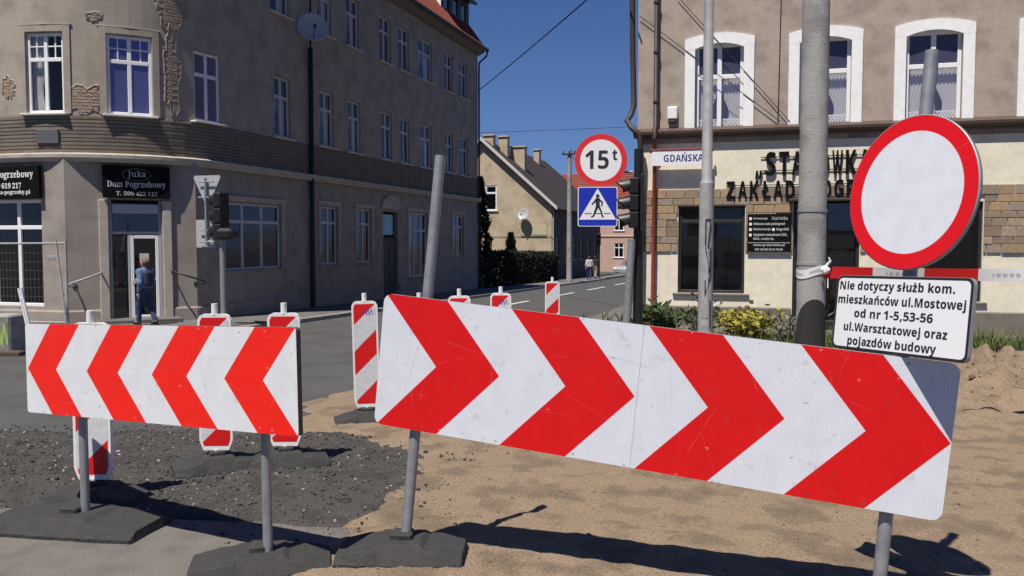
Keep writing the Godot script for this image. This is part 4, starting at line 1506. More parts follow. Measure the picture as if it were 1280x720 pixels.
func build_car(xf: Transform3D):
	var c := thing("parked_car", "silver parked car in front of the pink house", "car", xf)
	var paint := flat(0.52, 0.53, 0.55, 0.3, 0.4)
	paint.clearcoat_enabled = true
	paint.clearcoat = 0.6
	# lower body and cabin lofted across the width
	var low := [Vector2(-2.05, 0.25), Vector2(-2.1, 0.55), Vector2(-2.0, 0.72), Vector2(-1.0, 0.86), Vector2(1.2, 0.9), Vector2(1.95, 0.88), Vector2(2.05, 0.6), Vector2(2.0, 0.25)]
	var s := newst()
	for sec in [[-0.86, -0.8, 1.0, 0.97], [-0.8, 0.8, 0.97, 0.97], [0.8, 0.86, 0.97, 1.0]]:
		pass
	var rows := [[-0.84, 0.93], [-0.78, 1.0], [0.78, 1.0], [0.84, 0.93]]
	for i in 3:
		for k in low.size():
			var p: Vector2 = low[k]
			var q: Vector2 = low[(k + 1) % low.size()]
			var a0: float = rows[i][1]
			var a1: float = rows[i + 1][1]
			var mid := (p + q) * 0.5 - Vector2(0, 0.55)
			quad(s, Vector3(p.x * a0, 0.55 + (p.y - 0.55) * a0, rows[i][0]), Vector3(q.x * a0, 0.55 + (q.y - 0.55) * a0, rows[i][0]), Vector3(q.x * a1, 0.55 + (q.y - 0.55) * a1, rows[i + 1][0]), Vector3(p.x * a1, 0.55 + (p.y - 0.55) * a1, rows[i + 1][0]), Vector3(mid.x * 0.3, mid.y, 0))
	for sg in [-1.0, 1.0]:
		var poly := PackedVector2Array()
		for p in low:
			poly.append(Vector2(p.x * 0.93, 0.55 + (p.y - 0.55) * 0.93))
		prism(s, poly, 0.0, Transform3D(Basis() if sg > 0 else Basis.from_scale(Vector3(1, 1, -1)), Vector3(0, 0, sg * 0.84)))
	add("body", s, paint, c)
	s = newst()
	var base := [Vector2(-1.05, 0.85), Vector2(1.75, 0.89)]
	var topv := [Vector2(-0.35, 1.42), Vector2(1.2, 1.42)]
	for sg in [-1.0, 1.0]:
		quad(s, Vector3(base[0].x, base[0].y, sg * 0.76), Vector3(base[1].x, base[1].y, sg * 0.76), Vector3(topv[1].x, topv[1].y, sg * 0.6), Vector3(topv[0].x, topv[0].y, sg * 0.6), Vector3(0, 0.2, sg))
	for e in 2:
		quad(s, Vector3(base[e].x, base[e].y, -0.76), Vector3(base[e].x, base[e].y, 0.76), Vector3(topv[e].x, topv[e].y, 0.6), Vector3(topv[e].x, topv[e].y, -0.6), Vector3(-1 if e == 0 else 1, 0.5, 0))
	add("windows", s, M.glass, c)
	s = newst()
	for sx in [-0.1, 1.0]:
		for sg in [-0.36, 0.36]:
			cbx(s, Vector3(sx + 0.2, 0.95, sg), Vector3(0.16, 0.6, 0.5), 0.05, Basis(Vector3.BACK, -0.2))
	add("seats", s, flat(0.04, 0.04, 0.045, 0.9), c)
	s = newst()
	cbx(s, Vector3(0.42, 1.44, 0), Vector3(1.66, 0.05, 1.24), 0.02)
	for sg in [-1.0, 1.0]:
		tube(s, [Vector3(0.4, 0.87, sg * 0.77), Vector3(0.42, 1.42, sg * 0.61)], 0.035, 5)
		tube(s, [Vector3(-1.05, 0.85, sg * 0.77), Vector3(-0.36, 1.43, sg * 0.61)], 0.03, 5)
		tube(s, [Vector3(1.75, 0.88, sg * 0.77), Vector3(1.2, 1.43, sg * 0.61)], 0.04, 5)
	add("roof", s, paint, c)
	for x in [-1.3, 1.3]:
		for sg in [-1.0, 1.0]:
			var w := node("wheel", c, Transform3D(Basis(Vector3.RIGHT, PI / 2), Vector3(x, 0.31, sg * 0.76)))
			s = newst()
			lathe(s, [Vector2(0.19, -0.1), Vector2(0.29, -0.1), Vector2(0.31, -0.07), Vector2(0.31, 0.07), Vector2(0.29, 0.1), Vector2(0.19, 0.1)], 18)
			add("tyre", s, M.black, w)
			s = newst()
			lathe(s, [Vector2(0.0, -0.07), Vector2(0.19, -0.09), Vector2(0.19, 0.09), Vector2(0.0, 0.07)], 14)
			add("rim", s, M.galv, w)
	for sg in [-1.0, 1.0]:
		s = newst()
		cbx(s, Vector3(-1.98, 0.64, sg * 0.58), Vector3(0.18, 0.14, 0.34), 0.03)
		add("headlight", s, M.white, c)

# three-lamp signal head; lamps look along +z of xf
func signal_head(parent: Node, xf: Transform3D, h: float):
	var n := node("signal_head", parent, xf)
	var s := newst()
	var u := h / 3.0
	for k in 3:
		cbx(s, Vector3(0, u * (k + 0.5), 0), Vector3(u * 0.98, u * 0.97, u * 0.55), u * 0.08)
	cbx(s, Vector3(0, h * 0.5, -u * 0.05), Vector3(u * 0.8, h * 0.98, u * 0.5), 0.01)
	add("housing", s, M.black, n)
	for k in 3:
		s = newst()
		lathe(s, [Vector2(0.0, 0.03), Vector2(u * 0.3, 0.02), Vector2(u * 0.36, 0.0)], 16, Transform3D(Basis(Vector3.RIGHT, PI / 2), Vector3(0, u * (k + 0.5), u * 0.28)))
		add("lens", s, [M.lens_green, M.lens_amber, M.lens_red][k], n)
		s = newst()
		var r := u * 0.42
		for i in 15:
			var a0 := deg_to_rad(-35.0 + 250.0 * i / 15.0)
			var a1 := deg_to_rad(-35.0 + 250.0 * (i + 1) / 15.0)
			var l0 := u * (0.35 + 0.45 * maxf(0.0, sin(a0)))
			var l1 := u * (0.35 + 0.45 * maxf(0.0, sin(a1)))
			var c := Vector3(0, u * (k + 0.5), u * 0.27)
			var p := c + Vector3(cos(a0), sin(a0), 0) * r
			var q := c + Vector3(cos(a1), sin(a1), 0) * r
			quad(s, p, q, q + Vector3(0, -0.04, l1), p + Vector3(0, -0.04, l0), p - c)
			var pi := c + Vector3(cos(a0), sin(a0), 0) * (r - 0.012)
			var qi := c + Vector3(cos(a1), sin(a1), 0) * (r - 0.012)
			quad(s, pi, qi, qi + Vector3(0, -0.04, l1), pi + Vector3(0, -0.04, l0), c - p)
			quad(s, p + Vector3(0, -0.04, l0), q + Vector3(0, -0.04, l1), qi + Vector3(0, -0.04, l1), pi + Vector3(0, -0.04, l0), Vector3.BACK)
		add("visor", s, M.black, n)

# ---------------------------------------------------------------- barriers and signs in front
func text2(what: String, x: float, base: float, w: float, cap: float, m: Material, parent: Node, z: float):
	var f := SystemFont.new()
	f.font_names = PackedStringArray(["Droid Sans"])
	f.font_weight = 700
	var t := TextMesh.new()
	t.text = what
	t.font = f
	t.font_size = 48
	t.pixel_size = 0.01
	t.curve_step = 2.0
	t.depth = 0.0012
	var bb := t.get_aabb()
	var sx := w / bb.size.x
	var sy := cap / (0.714 * 0.48)
	add("lettering", t, m, parent, Transform3D(Basis.from_scale(Vector3(sx, sy, 1)), Vector3(x - bb.position.x * sx, base + 0.346 * 0.48 * sy, z)))

func blend(im: Image, x: int, y: int, c: Color, a: float):
	if x >= 0 and y >= 0 and x < im.get_width() and y < im.get_height():
		im.set_pixel(x, y, im.get_pixel(x, y).lerp(c, a))

func scratch(im: Image, r: RandomNumberGenerator, from: Vector2, to: Vector2, c: Color, a: float, wob := 1.5):
	var n := int(from.distance_to(to)) + 1
	var off := 0.0
	for i in n:
		off += r.randf_range(-0.25, 0.25)
		off = clampf(off, -wob, wob)
		var p := from.lerp(to, float(i) / n) + Vector2(0, off)
		if r.randf() < 0.88:
			blend(im, int(p.x), int(p.y), c, a * r.randf_range(0.5, 1.0))

# printed chevrons: red where the phase falls into the first half of each period
func chevrons(w: float, h: float, px: int, k: float, x0: float, period: float, red_w: float, red: Color, white: Color, sd: int, ribs: bool) -> Image:
	var py := int(px * h / w)
	var im := Image.create(px, py, false, Image.FORMAT_RGB8)
	var r := RandomNumberGenerator.new()
	r.seed = sd
	var dirt := noise(sd, 0.012, 4)
	var fine := noise(sd + 1, 0.11, 3)
	var m := w / px
	for j in py:
		var yv := absf((0.5 - (j + 0.5) / py) * h)
		for i in px:
			var xv := ((i + 0.5) / px - 0.5) * w
			var f := fposmod(xv + k * yv - x0, period)
			var d := minf(f, red_w - f) if f < red_w else -minf(f - red_w, period - f)
			var t := clampf(d / m + 0.5, 0.0, 1.0)
			var v := 1.0 + 0.03 * dirt.get_noise_2d(i, j) + 0.015 * fine.get_noise_2d(i, j)
			if ribs and t < 0.5 and i % 7 == 0:
				v *= 0.955
			var c := white.lerp(red, t)
			var g := dirt.get_noise_2d(i * 1.6 + 400.0, j * 1.6)
			if g > 0.45:
				c = c.lerp(Color(0.55, 0.52, 0.5), minf(0.16, (g - 0.45) * 1.0))
			im.set_pixel(i, j, Color(c.r * v, c.g * v, c.b * v))
	# scratches, rubbed spots and chips
	for n in 44:
		var p := Vector2(r.randf() * px, r.randf() * py)
		var a := r.randf_range(-0.5, 0.5) + (PI / 2 if r.randf() < 0.3 else 0.0)
		scratch(im, r, p, p + Vector2.from_angle(a) * r.randf_range(15, 130), Color(0.87, 0.72, 0.72) if r.randf() < 0.75 else Color(0.45, 0.42, 0.42), r.randf_range(0.2, 0.6))
	for n in 60:
		var p := Vector2i(r.randi() % px, (r.randi() % py) if r.randf() < 0.45 else (py - 1 - r.randi() % 14 if r.randf() < 0.6 else r.randi() % 10))
		var c := Color(0.86, 0.8, 0.8) if r.randf() < 0.6 else Color(0.35, 0.33, 0.33)
		for q in r.randi_range(3, 26):
			blend(im, p.x + int(r.randfn(0, 2.6)), p.y + int(r.randfn(0, 1.6)), c, 0.75)
	return im

func board_basis(yaw: float, pitch: float, roll: float) -> Basis:
	return Basis(Vector3.UP, yaw) * Basis(Vector3.RIGHT, pitch) * Basis(Vector3.BACK, roll)

# heavy recycled-rubber foot: long axis along x, socket in the middle
func foot_mesh(L: float, W: float, H: float) -> ArrayMesh:
	var key := "foot%.2f/%.2f/%.2f" % [L, W, H]
	if cache.has(key):
		return cache[key]
	var s := newst()
	var secs := [[-0.5, 0.9, 0.0, 0.6], [-0.49, 0.94, 0.5, 0.74], [-0.3, 1.0, 0.74, 0.84], [-0.2, 1.0, 0.8, 0.8], [-0.16, 1.0, 1.0, 0.66], [0.16, 1.0, 1.0, 0.66], [0.2, 1.0, 0.8, 0.8], [0.3, 1.0, 0.74, 0.84], [0.49, 0.94, 0.5, 0.74], [0.5, 0.9, 0.0, 0.6]]
	var rings := []
	for q in secs:
		var x: float = q[0] * L
		var w: float = q[1] * W / 2
		var h: float = q[2] * H + 0.02
		var tw: float = w * q[3]
		rings.append([Vector3(x, 0, -w), Vector3(x, minf(h, H * 0.35), -w), Vector3(x, h * 0.93, -tw), Vector3(x, h, -tw * 0.92), Vector3(x, h, tw * 0.92), Vector3(x, h * 0.93, tw), Vector3(x, minf(h, H * 0.35), w), Vector3(x, 0, w)])
	for i in rings.size() - 1:
		for k in 7:
			var mid: Vector3 = (rings[i][k] + rings[i + 1][k + 1]) * 0.5
			quad(s, rings[i][k], rings[i][k + 1], rings[i + 1][k + 1], rings[i + 1][k], Vector3(0, mid.y - H * 0.25 + 0.02, mid.z * 0.6))
	for e in [0, rings.size() - 1]:
		var rg = rings[e]
		for k in range(1, 7):
			tri(s, rg[0], rg[k], rg[k + 1], Vector3(-1 if e == 0 else 1, 0, 0))
	# grip humps and socket collar
	for sx in [-1.0, 1.0]:
		cbx(s, Vector3(sx * L * 0.25, H * 0.84, 0), Vector3(L * 0.05, H * 0.2, W * 0.5), 0.01)
		cbx(s, Vector3(sx * L * 0.38, H * 0.58, 0), Vector3(L * 0.1, H * 0.16, W * 0.3), 0.01)
	cbx(s, Vector3(0, H + 0.03, 0), Vector3(0.13, 0.05, 0.13), 0.01)
	cache[key] = done(s)
	return cache[key]

func foot(called: String, label: String, x: float, z: float, yaw: float, L: float, W: float, H: float, lift := 0.0, tilt := 0.0, group := "rubber feet of the barriers"):
	var o := add(called, foot_mesh(L, W, H), M.rubber, self, Transform3D(Basis(Vector3.UP, yaw) * Basis(Vector3.BACK, tilt), g3(x, z, lift)))
	tag(o, label, "barrier foot", group)
	return o

func build_barriers():
	# --- board with chevrons pointing towards the corner building
	var ca := Vector3(-3.662, 1.028, -4.505)
	var ba := board_basis(-0.21, -0.022, 0.037)
	var w := 2.411
	var h := 0.6
	var t := thing("chevron_board", "smaller red and white chevron board on two short posts", "barrier", Transform3D(ba, ca))
	var ia := chevrons(w, h, 1024, -0.83, -1.187, 0.613, 0.30, Color(0.93, 0.13, 0.06), Color(0.85, 0.86, 0.88), 91, false)
	var pa := printed(ia, 0.4)
	var s := newst()
	prism(s, rrect(w, h, 0.02), 0.035, at(0, 0, -0.001))
	add("panel", s, grain(0.11, 0.075, 0.06, M.mid, 1.4, 0.8), t)
	add("chevron_face", face(rrect(w, h, 0.02), Rect2(-w / 2, -h / 2, w, h)), pa, t)
	s = newst()
	for yy in [-0.2, 0.2]:
		cbx(s, Vector3(0, yy, -0.05), Vector3(w - 0.1, 0.045, 0.03), 0.005)
	add("rear_rail", s, M.galv, t)
	var inv := Transform3D(ba, ca).affine_inverse()
	for px in [-0.76, 0.872]:
		var top: Vector3 = Transform3D(ba, ca) * Vector3(px, 0.22, -0.095)
		var bot: Vector3 = Transform3D(ba, ca) * Vector3(px, -0.32, -0.095)
		var dir := (bot - top).normalized() * 0.25 + Vector3.DOWN * 0.75
		bot = bot + dir.normalized() * ((bot.y - gy(bot.z) - 0.03) / -dir.normalized().y)
		s = newst()
		tube(s, [inv * top, inv * bot], 0.029, 12)
		add("post", s, M.galv, t)
	# --- board with chevrons pointing along the dug up road
	var cb := Vector3(-0.687, 1.005, -4.704)
	var bb := board_basis(-0.028, -0.01, -0.093)
	w = 3.089
	h = 0.78
	t = thing("chevron_board", "long tilted red and white chevron board with a seam, on tall leaning posts", "barrier", Transform3D(bb, cb))
	var ib := chevrons(w, h, 1280, 0.9, -1.177, 0.777, 0.387, Color(0.84, 0.07, 0.075), Color(0.85, 0.865, 0.905), 92, true)
	var pb := printed(ib, 0.35)
	for sg in [-1.0, 1.0]:
		var pw := w / 2 - 0.0015
		var poly := PackedVector2Array()
		var rr := rrect(pw, h, 0.05)
		for p in rr:
			# only the outer corners are rounded
			var q := p
			if p.x * sg < 0.0:
				q = Vector2(-sg * pw / 2, signf(p.y) * h / 2)
			q.x += sg * w / 4
			if poly.size() == 0 or poly[poly.size() - 1].distance_to(q) > 1e-4:
				poly.append(q)
		s = newst()
		prism(s, poly, 0.022, at(0, 0, -0.001))
		var pn := add("panel", s, M.signgrey, t)
		add("chevron_face", face(poly, Rect2(-w / 2, -h / 2, w, h)), pb, pn)
	s = newst()
	for yy in [-0.27, 0.27]:
		cbx(s, Vector3(0, yy, -0.038), Vector3(w - 0.14, 0.05, 0.03), 0.005)
	add("rear_rail", s, M.galv, t)
	inv = Transform3D(bb, cb).affine_inverse()
	s = newst()
	var lb := Vector3(-2.07, -0.03, -4.74)
	var lt := Vector3(-1.9, 2.35, -4.93)
	tube(s, [inv * lb, inv * lt], 0.032, 14)
	add("post", s, M.galv, t)
	s = newst()
	var rb := Vector3(0.53, -0.06, -4.69)
	var rt := Vector3(0.757, 2.8, -4.9)
	tube(s, [inv * rb, inv * rt], 0.034, 14)
	add("post", s, M.galv, t)
	s = newst()
	var cap := rt + (rt - rb).normalized() * 0.16
	# --- round sign and text plate on the right-hand post
	var sb := board_basis(-0.86, -0.12, 0.02)
	var ds := thing("round_sign", "large blank white round sign with red rim above the text plate", "sign", Transform3D(sb, Vector3(0.65, 2.085, -4.76)))
	var R := 0.385
	s = newst()
	lathe(s, [Vector2(R - 0.02, -0.02), Vector2(R, -0.02), Vector2(R + 0.002, 0.0), Vector2(R - 0.002, 0.002)], 56, Transform3D(Basis(Vector3.RIGHT, PI / 2), Vector3.ZERO))
	prism(s, circle(R - 0.002, 56), 0.004, at(0, 0, 0))
	add("plate", s, M.signgrey, ds)
	var im := Image.create(512, 512, false, Image.FORMAT_RGB8)
	var dn := noise(95, 0.012, 4)
	for j in 512:
		for i in 512:
			var d := Vector2(i - 255.5, j - 255.5).length() / 256.0
			var tt := clampf((d - 0.795) * 128.0 + 0.5, 0, 1)
			var v := 1.0 + 0.03 * dn.get_noise_2d(i, j)
			var c := Color(0.85, 0.865, 0.90).lerp(Color(0.86, 0.07, 0.08), tt)
			im.set_pixel(i, j, Color(c.r * v, c.g * v, c.b * v))
	var r := RandomNumberGenerator.new()
	r.seed = 5
	scratch(im, r, Vector2(425, 130), Vector2(465, 110), Color(0.95, 0.6, 0.5), 0.9)
	scratch(im, r, Vector2(150, 100), Vector2(190, 85), Color(0.8, 0.4, 0.4), 0.6)
	for q in 10:
		var p := Vector2(r.randf_range(60, 450), r.randf_range(60, 450))
		scratch(im, r, p, p + Vector2.from_angle(r.randf() * PI) * r.randf_range(8, 40), Color(0.6, 0.6, 0.62), 0.25)
	add("sign_face", face(circle(R - 0.004, 56), Rect2(-R, -R, 2 * R, 2 * R)), printed(im, 0.35), ds, at(0, 0, 0.003))
	s = newst()
	for yy in [-0.2, 0.2]:
		cbx(s, Vector3(0, yy, -0.02), Vector3(0.3, 0.035, 0.025), 0.004)
	add("clamp", s, M.galv, ds)
	var ps := thing("text_plate", "white plate of black Polish text under the round sign", "sign", Transform3D(sb, Vector3(0.6, 1.475, -4.72)))
	var PW := 0.83
	var PH := 0.392
	s = newst()
	prism(s, rrect(PW, PH, 0.035), 0.022)
	add("plate", s, M.signgrey, ps)
	s = newst()
	prism(s, rrect(PW - 0.004, PH - 0.004, 0.034), 0.0, at(0, 0, 0.0015))
	add("border", s, M.ink, ps)
	s = newst()
	prism(s, rrect(PW - 0.03, PH - 0.03, 0.026), 0.0, at(0, 0, 0.003))
	add("sign_face", s, M.signwhite, ps)
	for l in [["Nie dotyczy służb kom.", 0.012, 0.73, 0.138], ["mieszkańców ul.Mostowej", 0.008, 0.80, 0.325], ["od nr 1-5,53-56", 0.13, 0.50, 0.505], ["ul.Warsztatowej oraz", 0.065, 0.655, 0.69], ["pojazdów budowy", 0.10, 0.565, 0.875]]:
		text2(l[0], -PW / 2 + 0.015 + l[1] * 0.98, PH / 2 - l[3] * PH - 0.021, l[2] * 0.97, 0.042, M.ink, ps, 0.0042)
	s = newst()
	for yy in [-0.1, 0.1]:
		cbx(s, Vector3(0, yy, -0.034), Vector3(0.26, 0.035, 0.022), 0.004)
	add("clamp", s, M.galv, ps)
	# --- rubber feet
	foot("rubber_foot", "rubber foot under the smaller board's post near the graffiti block", -4.45, -4.72, 0.12, 1.15, 0.52, 0.11)
	foot("rubber_foot", "rubber foot under the smaller board's post next to the long board", -2.83, -4.42, 0.5, 0.8, 0.42, 0.11)
	foot("rubber_foot", "rubber foot under the leaning post beside the sand's edge", -2.08, -4.74, 0.25, 0.75, 0.44, 0.12, 0.035)
	foot("rubber_foot", "rubber foot under the post that carries the round sign", 0.54, -4.69, 0.1, 0.95, 0.48, 0.14)

func stripes(sd: int, smudge: bool) -> Image:
	var im := Image.create(96, 440, false, Image.FORMAT_RGB8)
	var dn := noise(sd, 0.03, 4)
	for j in 440:
		for i in 96:
			var x := i / 400.0
			var y := j / 400.0
			var f := fposmod(y + x - 0.23, 0.555)
			var d := f - 0.29 if f > 0.145 else -f
			d = minf(f - 0.29, 0.555 - f) if f > 0.29 else -minf(f, 0.29 - f)
			var t := clampf(d * 400.0 + 0.5, 0, 1)
			var c := Color(0.81, 0.82, 0.84).lerp(Color(0.83, 0.09, 0.09), t)
			var v := 1.0 + 0.06 * dn.get_noise_2d(i, j)
			im.set_pixel(i, j, Color(c.r * v, c.g * v, c.b * v))
	if smudge:
		# blue felt-pen scrawl across the top of the panel
		var r := RandomNumberGenerator.new()
		r.seed = sd
		var pen := Vector2(36, 40)
		for k in 7:
			var to := Vector2(40 + 7 * k, 24 if k % 2 else 50)
			for q in 5:
				scratch(im, r, pen + Vector2(q * 0.7, 0), to + Vector2(q * 0.7, 0), Color(0.2, 0.22, 0.62), 1.0)
			pen = to
	return im

func build_delineators():
	var body := newst()
	var shape := PackedVector2Array([Vector2(-0.138, 0.14), Vector2(-0.105, 0.05), Vector2(0.105, 0.05), Vector2(0.138, 0.14), Vector2(0.138, 1.2), Vector2(0.12, 1.235), Vector2(0.09, 1.25), Vector2(-0.09, 1.25), Vector2(-0.12, 1.235), Vector2(-0.138, 1.2)])
	prism(body, shape, 0.045)
	tube(body, [Vector3(0, 0.06, -0.022), Vector3(0, -0.12, -0.022)], 0.028, 8)
	var body_mesh := done(body)
	var fpoly := PackedVector2Array([Vector2(-0.118, 0.145), Vector2(-0.1, 0.09), Vector2(0.1, 0.09), Vector2(0.118, 0.145), Vector2(0.118, 1.185), Vector2(0.1, 1.22), Vector2(-0.1, 1.22), Vector2(-0.118, 1.185)])
	var fmesh := face(fpoly, Rect2(-0.12, 0.09, 0.24, 1.13))
	var peg := newst()
	tube(peg, [Vector3(0, 1.24, -0.022), Vector3(0, 1.34, -0.022)], 0.026, 10)
	var peg_mesh := done(peg)
	var mats := [printed(stripes(101, false), 0.45), printed(stripes(103, true), 0.45)]
	var list := [
		[-4.72, -5.2, 0.25, 0.0, 0, 0.1, "striped delineator panel behind the graffiti-side post of the smaller board"],
		[-4.45, -6.3, 0.33, 0.0, 0, 0.75, "striped delineator panel standing in the millings behind the smaller board"],
		[-3.99, -6.62, 0.3, 0.0, 0, 0.6, "striped delineator panel behind the smaller board's free end"],
		[-4.17, -8.6, 0.42, 0.02, 1, 0.55, "striped delineator panel with blue smudge beside the long board's end"],
		[-3.69, -8.9, 0.3, 0.0, 0, 0.4, "delineator panel hidden by the long board except for its peg"],
		[-3.65, -10.15, 0.25, 0.02, 0, 0.4, "striped delineator panel above the long board, next after the hidden one"],
		[-3.42, -11.05, 0.3, 0.0, 1, 0.4, "striped delineator panel with a white-blue scuff above the long board"],
		[-4.0, -16.25, 0.3, 0.0, 0, 0.4, "striped delineator panel standing far out on the asphalt street"]]
	for d in list:
		var lift := 0.15
		var o := thing("delineator_panel", d[6], "delineator", Transform3D(Basis(Vector3.UP, d[2]) * Basis(Vector3.BACK, d[3]).scaled(Vector3(1, 0.955, 1)), g3(d[0], d[1], lift)), "striped delineator panels of the road works")
		add("body", body_mesh, M.plastic_white, o)
		add("stripe_face", fmesh, mats[d[4]], o, at(0, 0, 0.0015))
		add("peg", peg_mesh, M.plastic_white, o)
		add("foot", foot_mesh(0.72, 0.42, 0.15), M.rubber, o, Transform3D(Basis(Vector3.UP, d[5] - d[2]), Vector3(0, -0.16, -0.022)))

func build_poles_and_signals():
	# street lamp
	var l := thing("street_lamp", "tall slim grey steel lamp post in front of the dark shop window", "street lamp", Transform3D(Basis(), g3(-0.79, -11.2)))
	var s := newst()
	tube(s, [Vector3(0, -0.1, 0), Vector3(0, 2.75, 0)], [0.095, 0.088], 14)
	add("base_sleeve", s, M.lampsteel, l)
	s = newst()
	tube(s, [Vector3(0, 2.74, 0), Vector3(0, 2.8, 0), Vector3(0, 8.6, 0), Vector3(-0.25, 9.0, 0.1), Vector3(-1.1, 9.2, 0.4)], [0.088, 0.066, 0.05, 0.04, 0.035], 14)
	add("shaft", s, M.lampsteel, l)
	s = newst()
	cbx(s, Vector3(-1.35, 9.2, 0.5), Vector3(0.6, 0.14, 0.26), 0.04, Basis(Vector3.UP, 0.35))
	add("lamp_head", s, M.signgrey, l)
	s = newst()
	cbx(s, Vector3(0.0, 1.5, 0.088), Vector3(0.075, 0.85, 0.012), 0.004)
	add("service_door", s, M.lampsteel, l)
	s = newst()
	for q in [[0.03, 2.25, 0.0, 1.95], [-0.03, 1.95, 0.03, 1.6], [0.03, 1.6, -0.03, 1.35], [-0.03, 2.3, 0.03, 2.3], [-0.03, 2.3, -0.03, 1.98], [0.03, 1.3, 0.03, 0.95], [0.03, 1.95, 0.03, 1.62], [-0.03, 1.55, -0.03, 1.38]]:
		var a := Vector2(q[0], q[1])
		var e2 := Vector2(q[2], q[3])
		var pts := []
		for i in 5:
			var v := a.lerp(e2, i / 4.0) + Vector2(0.03, 0)
			pts.append(Vector3(v.x, v.y, sqrt(maxf(0.0, 0.0945 * 0.0945 - v.x * v.x))))
		tube(s, pts, 0.007, 4)
	add("scrawl", s, M.ink, l)
	# concrete pole
	var c := thing("concrete_pole", "thick weathered concrete pole with black base and tape tied round it", "pole", Transform3D(Basis(), g3(0.43, -10.55)))
	s = newst()
	tube(s, [Vector3(0, -0.2, 0), Vector3(0, 10.5, 0)], [0.165, 0.125], 20)
	add("shaft", s, M.concrete, c)
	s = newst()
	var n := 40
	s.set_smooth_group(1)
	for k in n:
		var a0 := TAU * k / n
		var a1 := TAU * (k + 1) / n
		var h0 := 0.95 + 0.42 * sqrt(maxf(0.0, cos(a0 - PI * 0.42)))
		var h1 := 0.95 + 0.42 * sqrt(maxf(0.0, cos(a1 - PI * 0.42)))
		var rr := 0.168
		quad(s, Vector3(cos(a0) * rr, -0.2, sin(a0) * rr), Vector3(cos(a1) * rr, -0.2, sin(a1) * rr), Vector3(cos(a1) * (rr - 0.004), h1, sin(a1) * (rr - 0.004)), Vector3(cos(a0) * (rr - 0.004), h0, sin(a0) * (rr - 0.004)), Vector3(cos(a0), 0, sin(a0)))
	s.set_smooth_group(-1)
	add("dark_base", s, M.pole_dark, c)  # near-black sleeve round the pole foot, its top edge arched on one side
	s = newst()
	for yy in [1.75, 2.35]:
		tube(s, [Vector3(0, yy, 0), Vector3(0, yy + 0.03, 0)], 0.164, 20)
	add("band", s, M.signgrey, c)
	# barrier tape
	var im := Image.create(256, 16, false, Image.FORMAT_RGB8)
	for j in 16:
		for i in 256:
			var red := i < 128
			var cc := Color(0.78, 0.10, 0.12) if red else Color(0.85, 0.85, 0.86)
			if not red and i > 160 and i < 226 and j > 5 and j < 11 and (i / 5) % 3 != 0:
				cc = Color(0.68, 0.66, 0.72)
			im.set_pixel(i, j, cc)
	var tm := printed(im, 0.4)
	tm.texture_repeat = true
	tm.cull_mode = BaseMaterial3D.CULL_DISABLED
	var tp := thing("barrier_tape", "red and white barrier tape strung from the concrete pole", "tape")
	s = newst()
	s.set_smooth_group(1)
	var a := Vector3(0.55, 1.49, -10.38)
	var e := Vector3(6.2, 1.62, -9.6)
	var N := 40
	for i in N:
		for p in [[i, 0], [i + 1, 1], [i + 1, 0], [i, 0], [i, 1], [i + 1, 1]]:
			var u := float(p[0]) / N
			var q := a.lerp(e, u) + Vector3(0, -0.05 * sin(u * PI), 0)
			var tw := 0.25 * sin(u * 9.0)
			s.set_uv(Vector2(u * 5.6, p[1]))
			s.add_vertex(q + Vector3(0, cos(tw), sin(tw)) * 0.065 * (1 if p[1] == 0 else -1))
	add("ribbon", s, tm, tp)
	s = newst()
	s.set_smooth_group(1)
	for i in 24:
		var a0 := TAU * i / 24.0
		var a1 := TAU * (i + 1) / 24.0
		for p in [[a0, 0], [a1, 1], [a1, 0], [a0, 0], [a0, 1], [a1, 1]]:
			var yy: float = 1.49 + 0.03 * sin(p[0] * 2.0) + (0.05 if p[1] == 0 else -0.05)
			s.set_uv(Vector2(0.62 + 0.3 * float(p[0]) / TAU, p[1]))
			s.add_vertex(Vector3(0.43 + cos(p[0]) * 0.166, yy, -10.55 + sin(p[0]) * 0.166))
	add("loop", s, tm, tp)
	s = newst()
	cbx(s, Vector3(0.57, 1.52, -10.36), Vector3(0.1, 0.09, 0.07), 0.025, Basis(Vector3.BACK, 0.5))
	tube(s, [Vector3(0.57, 1.55, -10.35), Vector3(0.62, 1.62, -10.33), Vector3(0.6, 1.66, -10.33)], [0.02, 0.016, 0.006], 5)
	add("knot", s, M.white, tp)
	# signal post at the crossing with two signs
	var sp := thing("traffic_light", "black traffic light on a grey post beside the weight limit sign", "traffic light", Transform3D(Basis(), g3(-2.11, -13.62)))
	var y0 := gy(-13.62)
	s = newst()
	tube(s, [Vector3(-0.1, -0.1, 0.0), Vector3(0.02, 2.1, -0.02)], 0.062, 12)
	add("post", s, M.galv, sp)
	s = newst()
	tube(s, [Vector3(0.1, -0.1, -0.15), Vector3(0.1, 3.5, -0.15)], 0.075, 10)
	add("column", s, M.black, sp)
	signal_head(sp, Transform3D(Basis(Vector3.UP, deg_to_rad(-75)), Vector3(0.05, 2.3 - 0.03, 0.0)), 0.78)
	s = newst()
	cbx(s, Vector3(0.2, 2.66, 0.05), Vector3(0.05, 0.86, 0.28), 0.01)
	add("backplate", s, M.black, sp)
	s = newst()
	tube(s, [Vector3(0.02, 3.1 - y0 - 0.2, -0.05), Vector3(-0.6, 3.1 - y0 - 0.2, 0.04)], 0.02, 6)
	tube(s, [Vector3(0.02, 2.35 - y0, -0.05), Vector3(-0.6, 2.35 - y0, 0.06)], 0.02, 6)
	tube(s, [Vector3(-0.48, 3.35 - y0, 0.035), Vector3(-0.48, 2.1 - y0, 0.055)], 0.025, 8)
	add("sign_bracket", s, M.galv, sp)
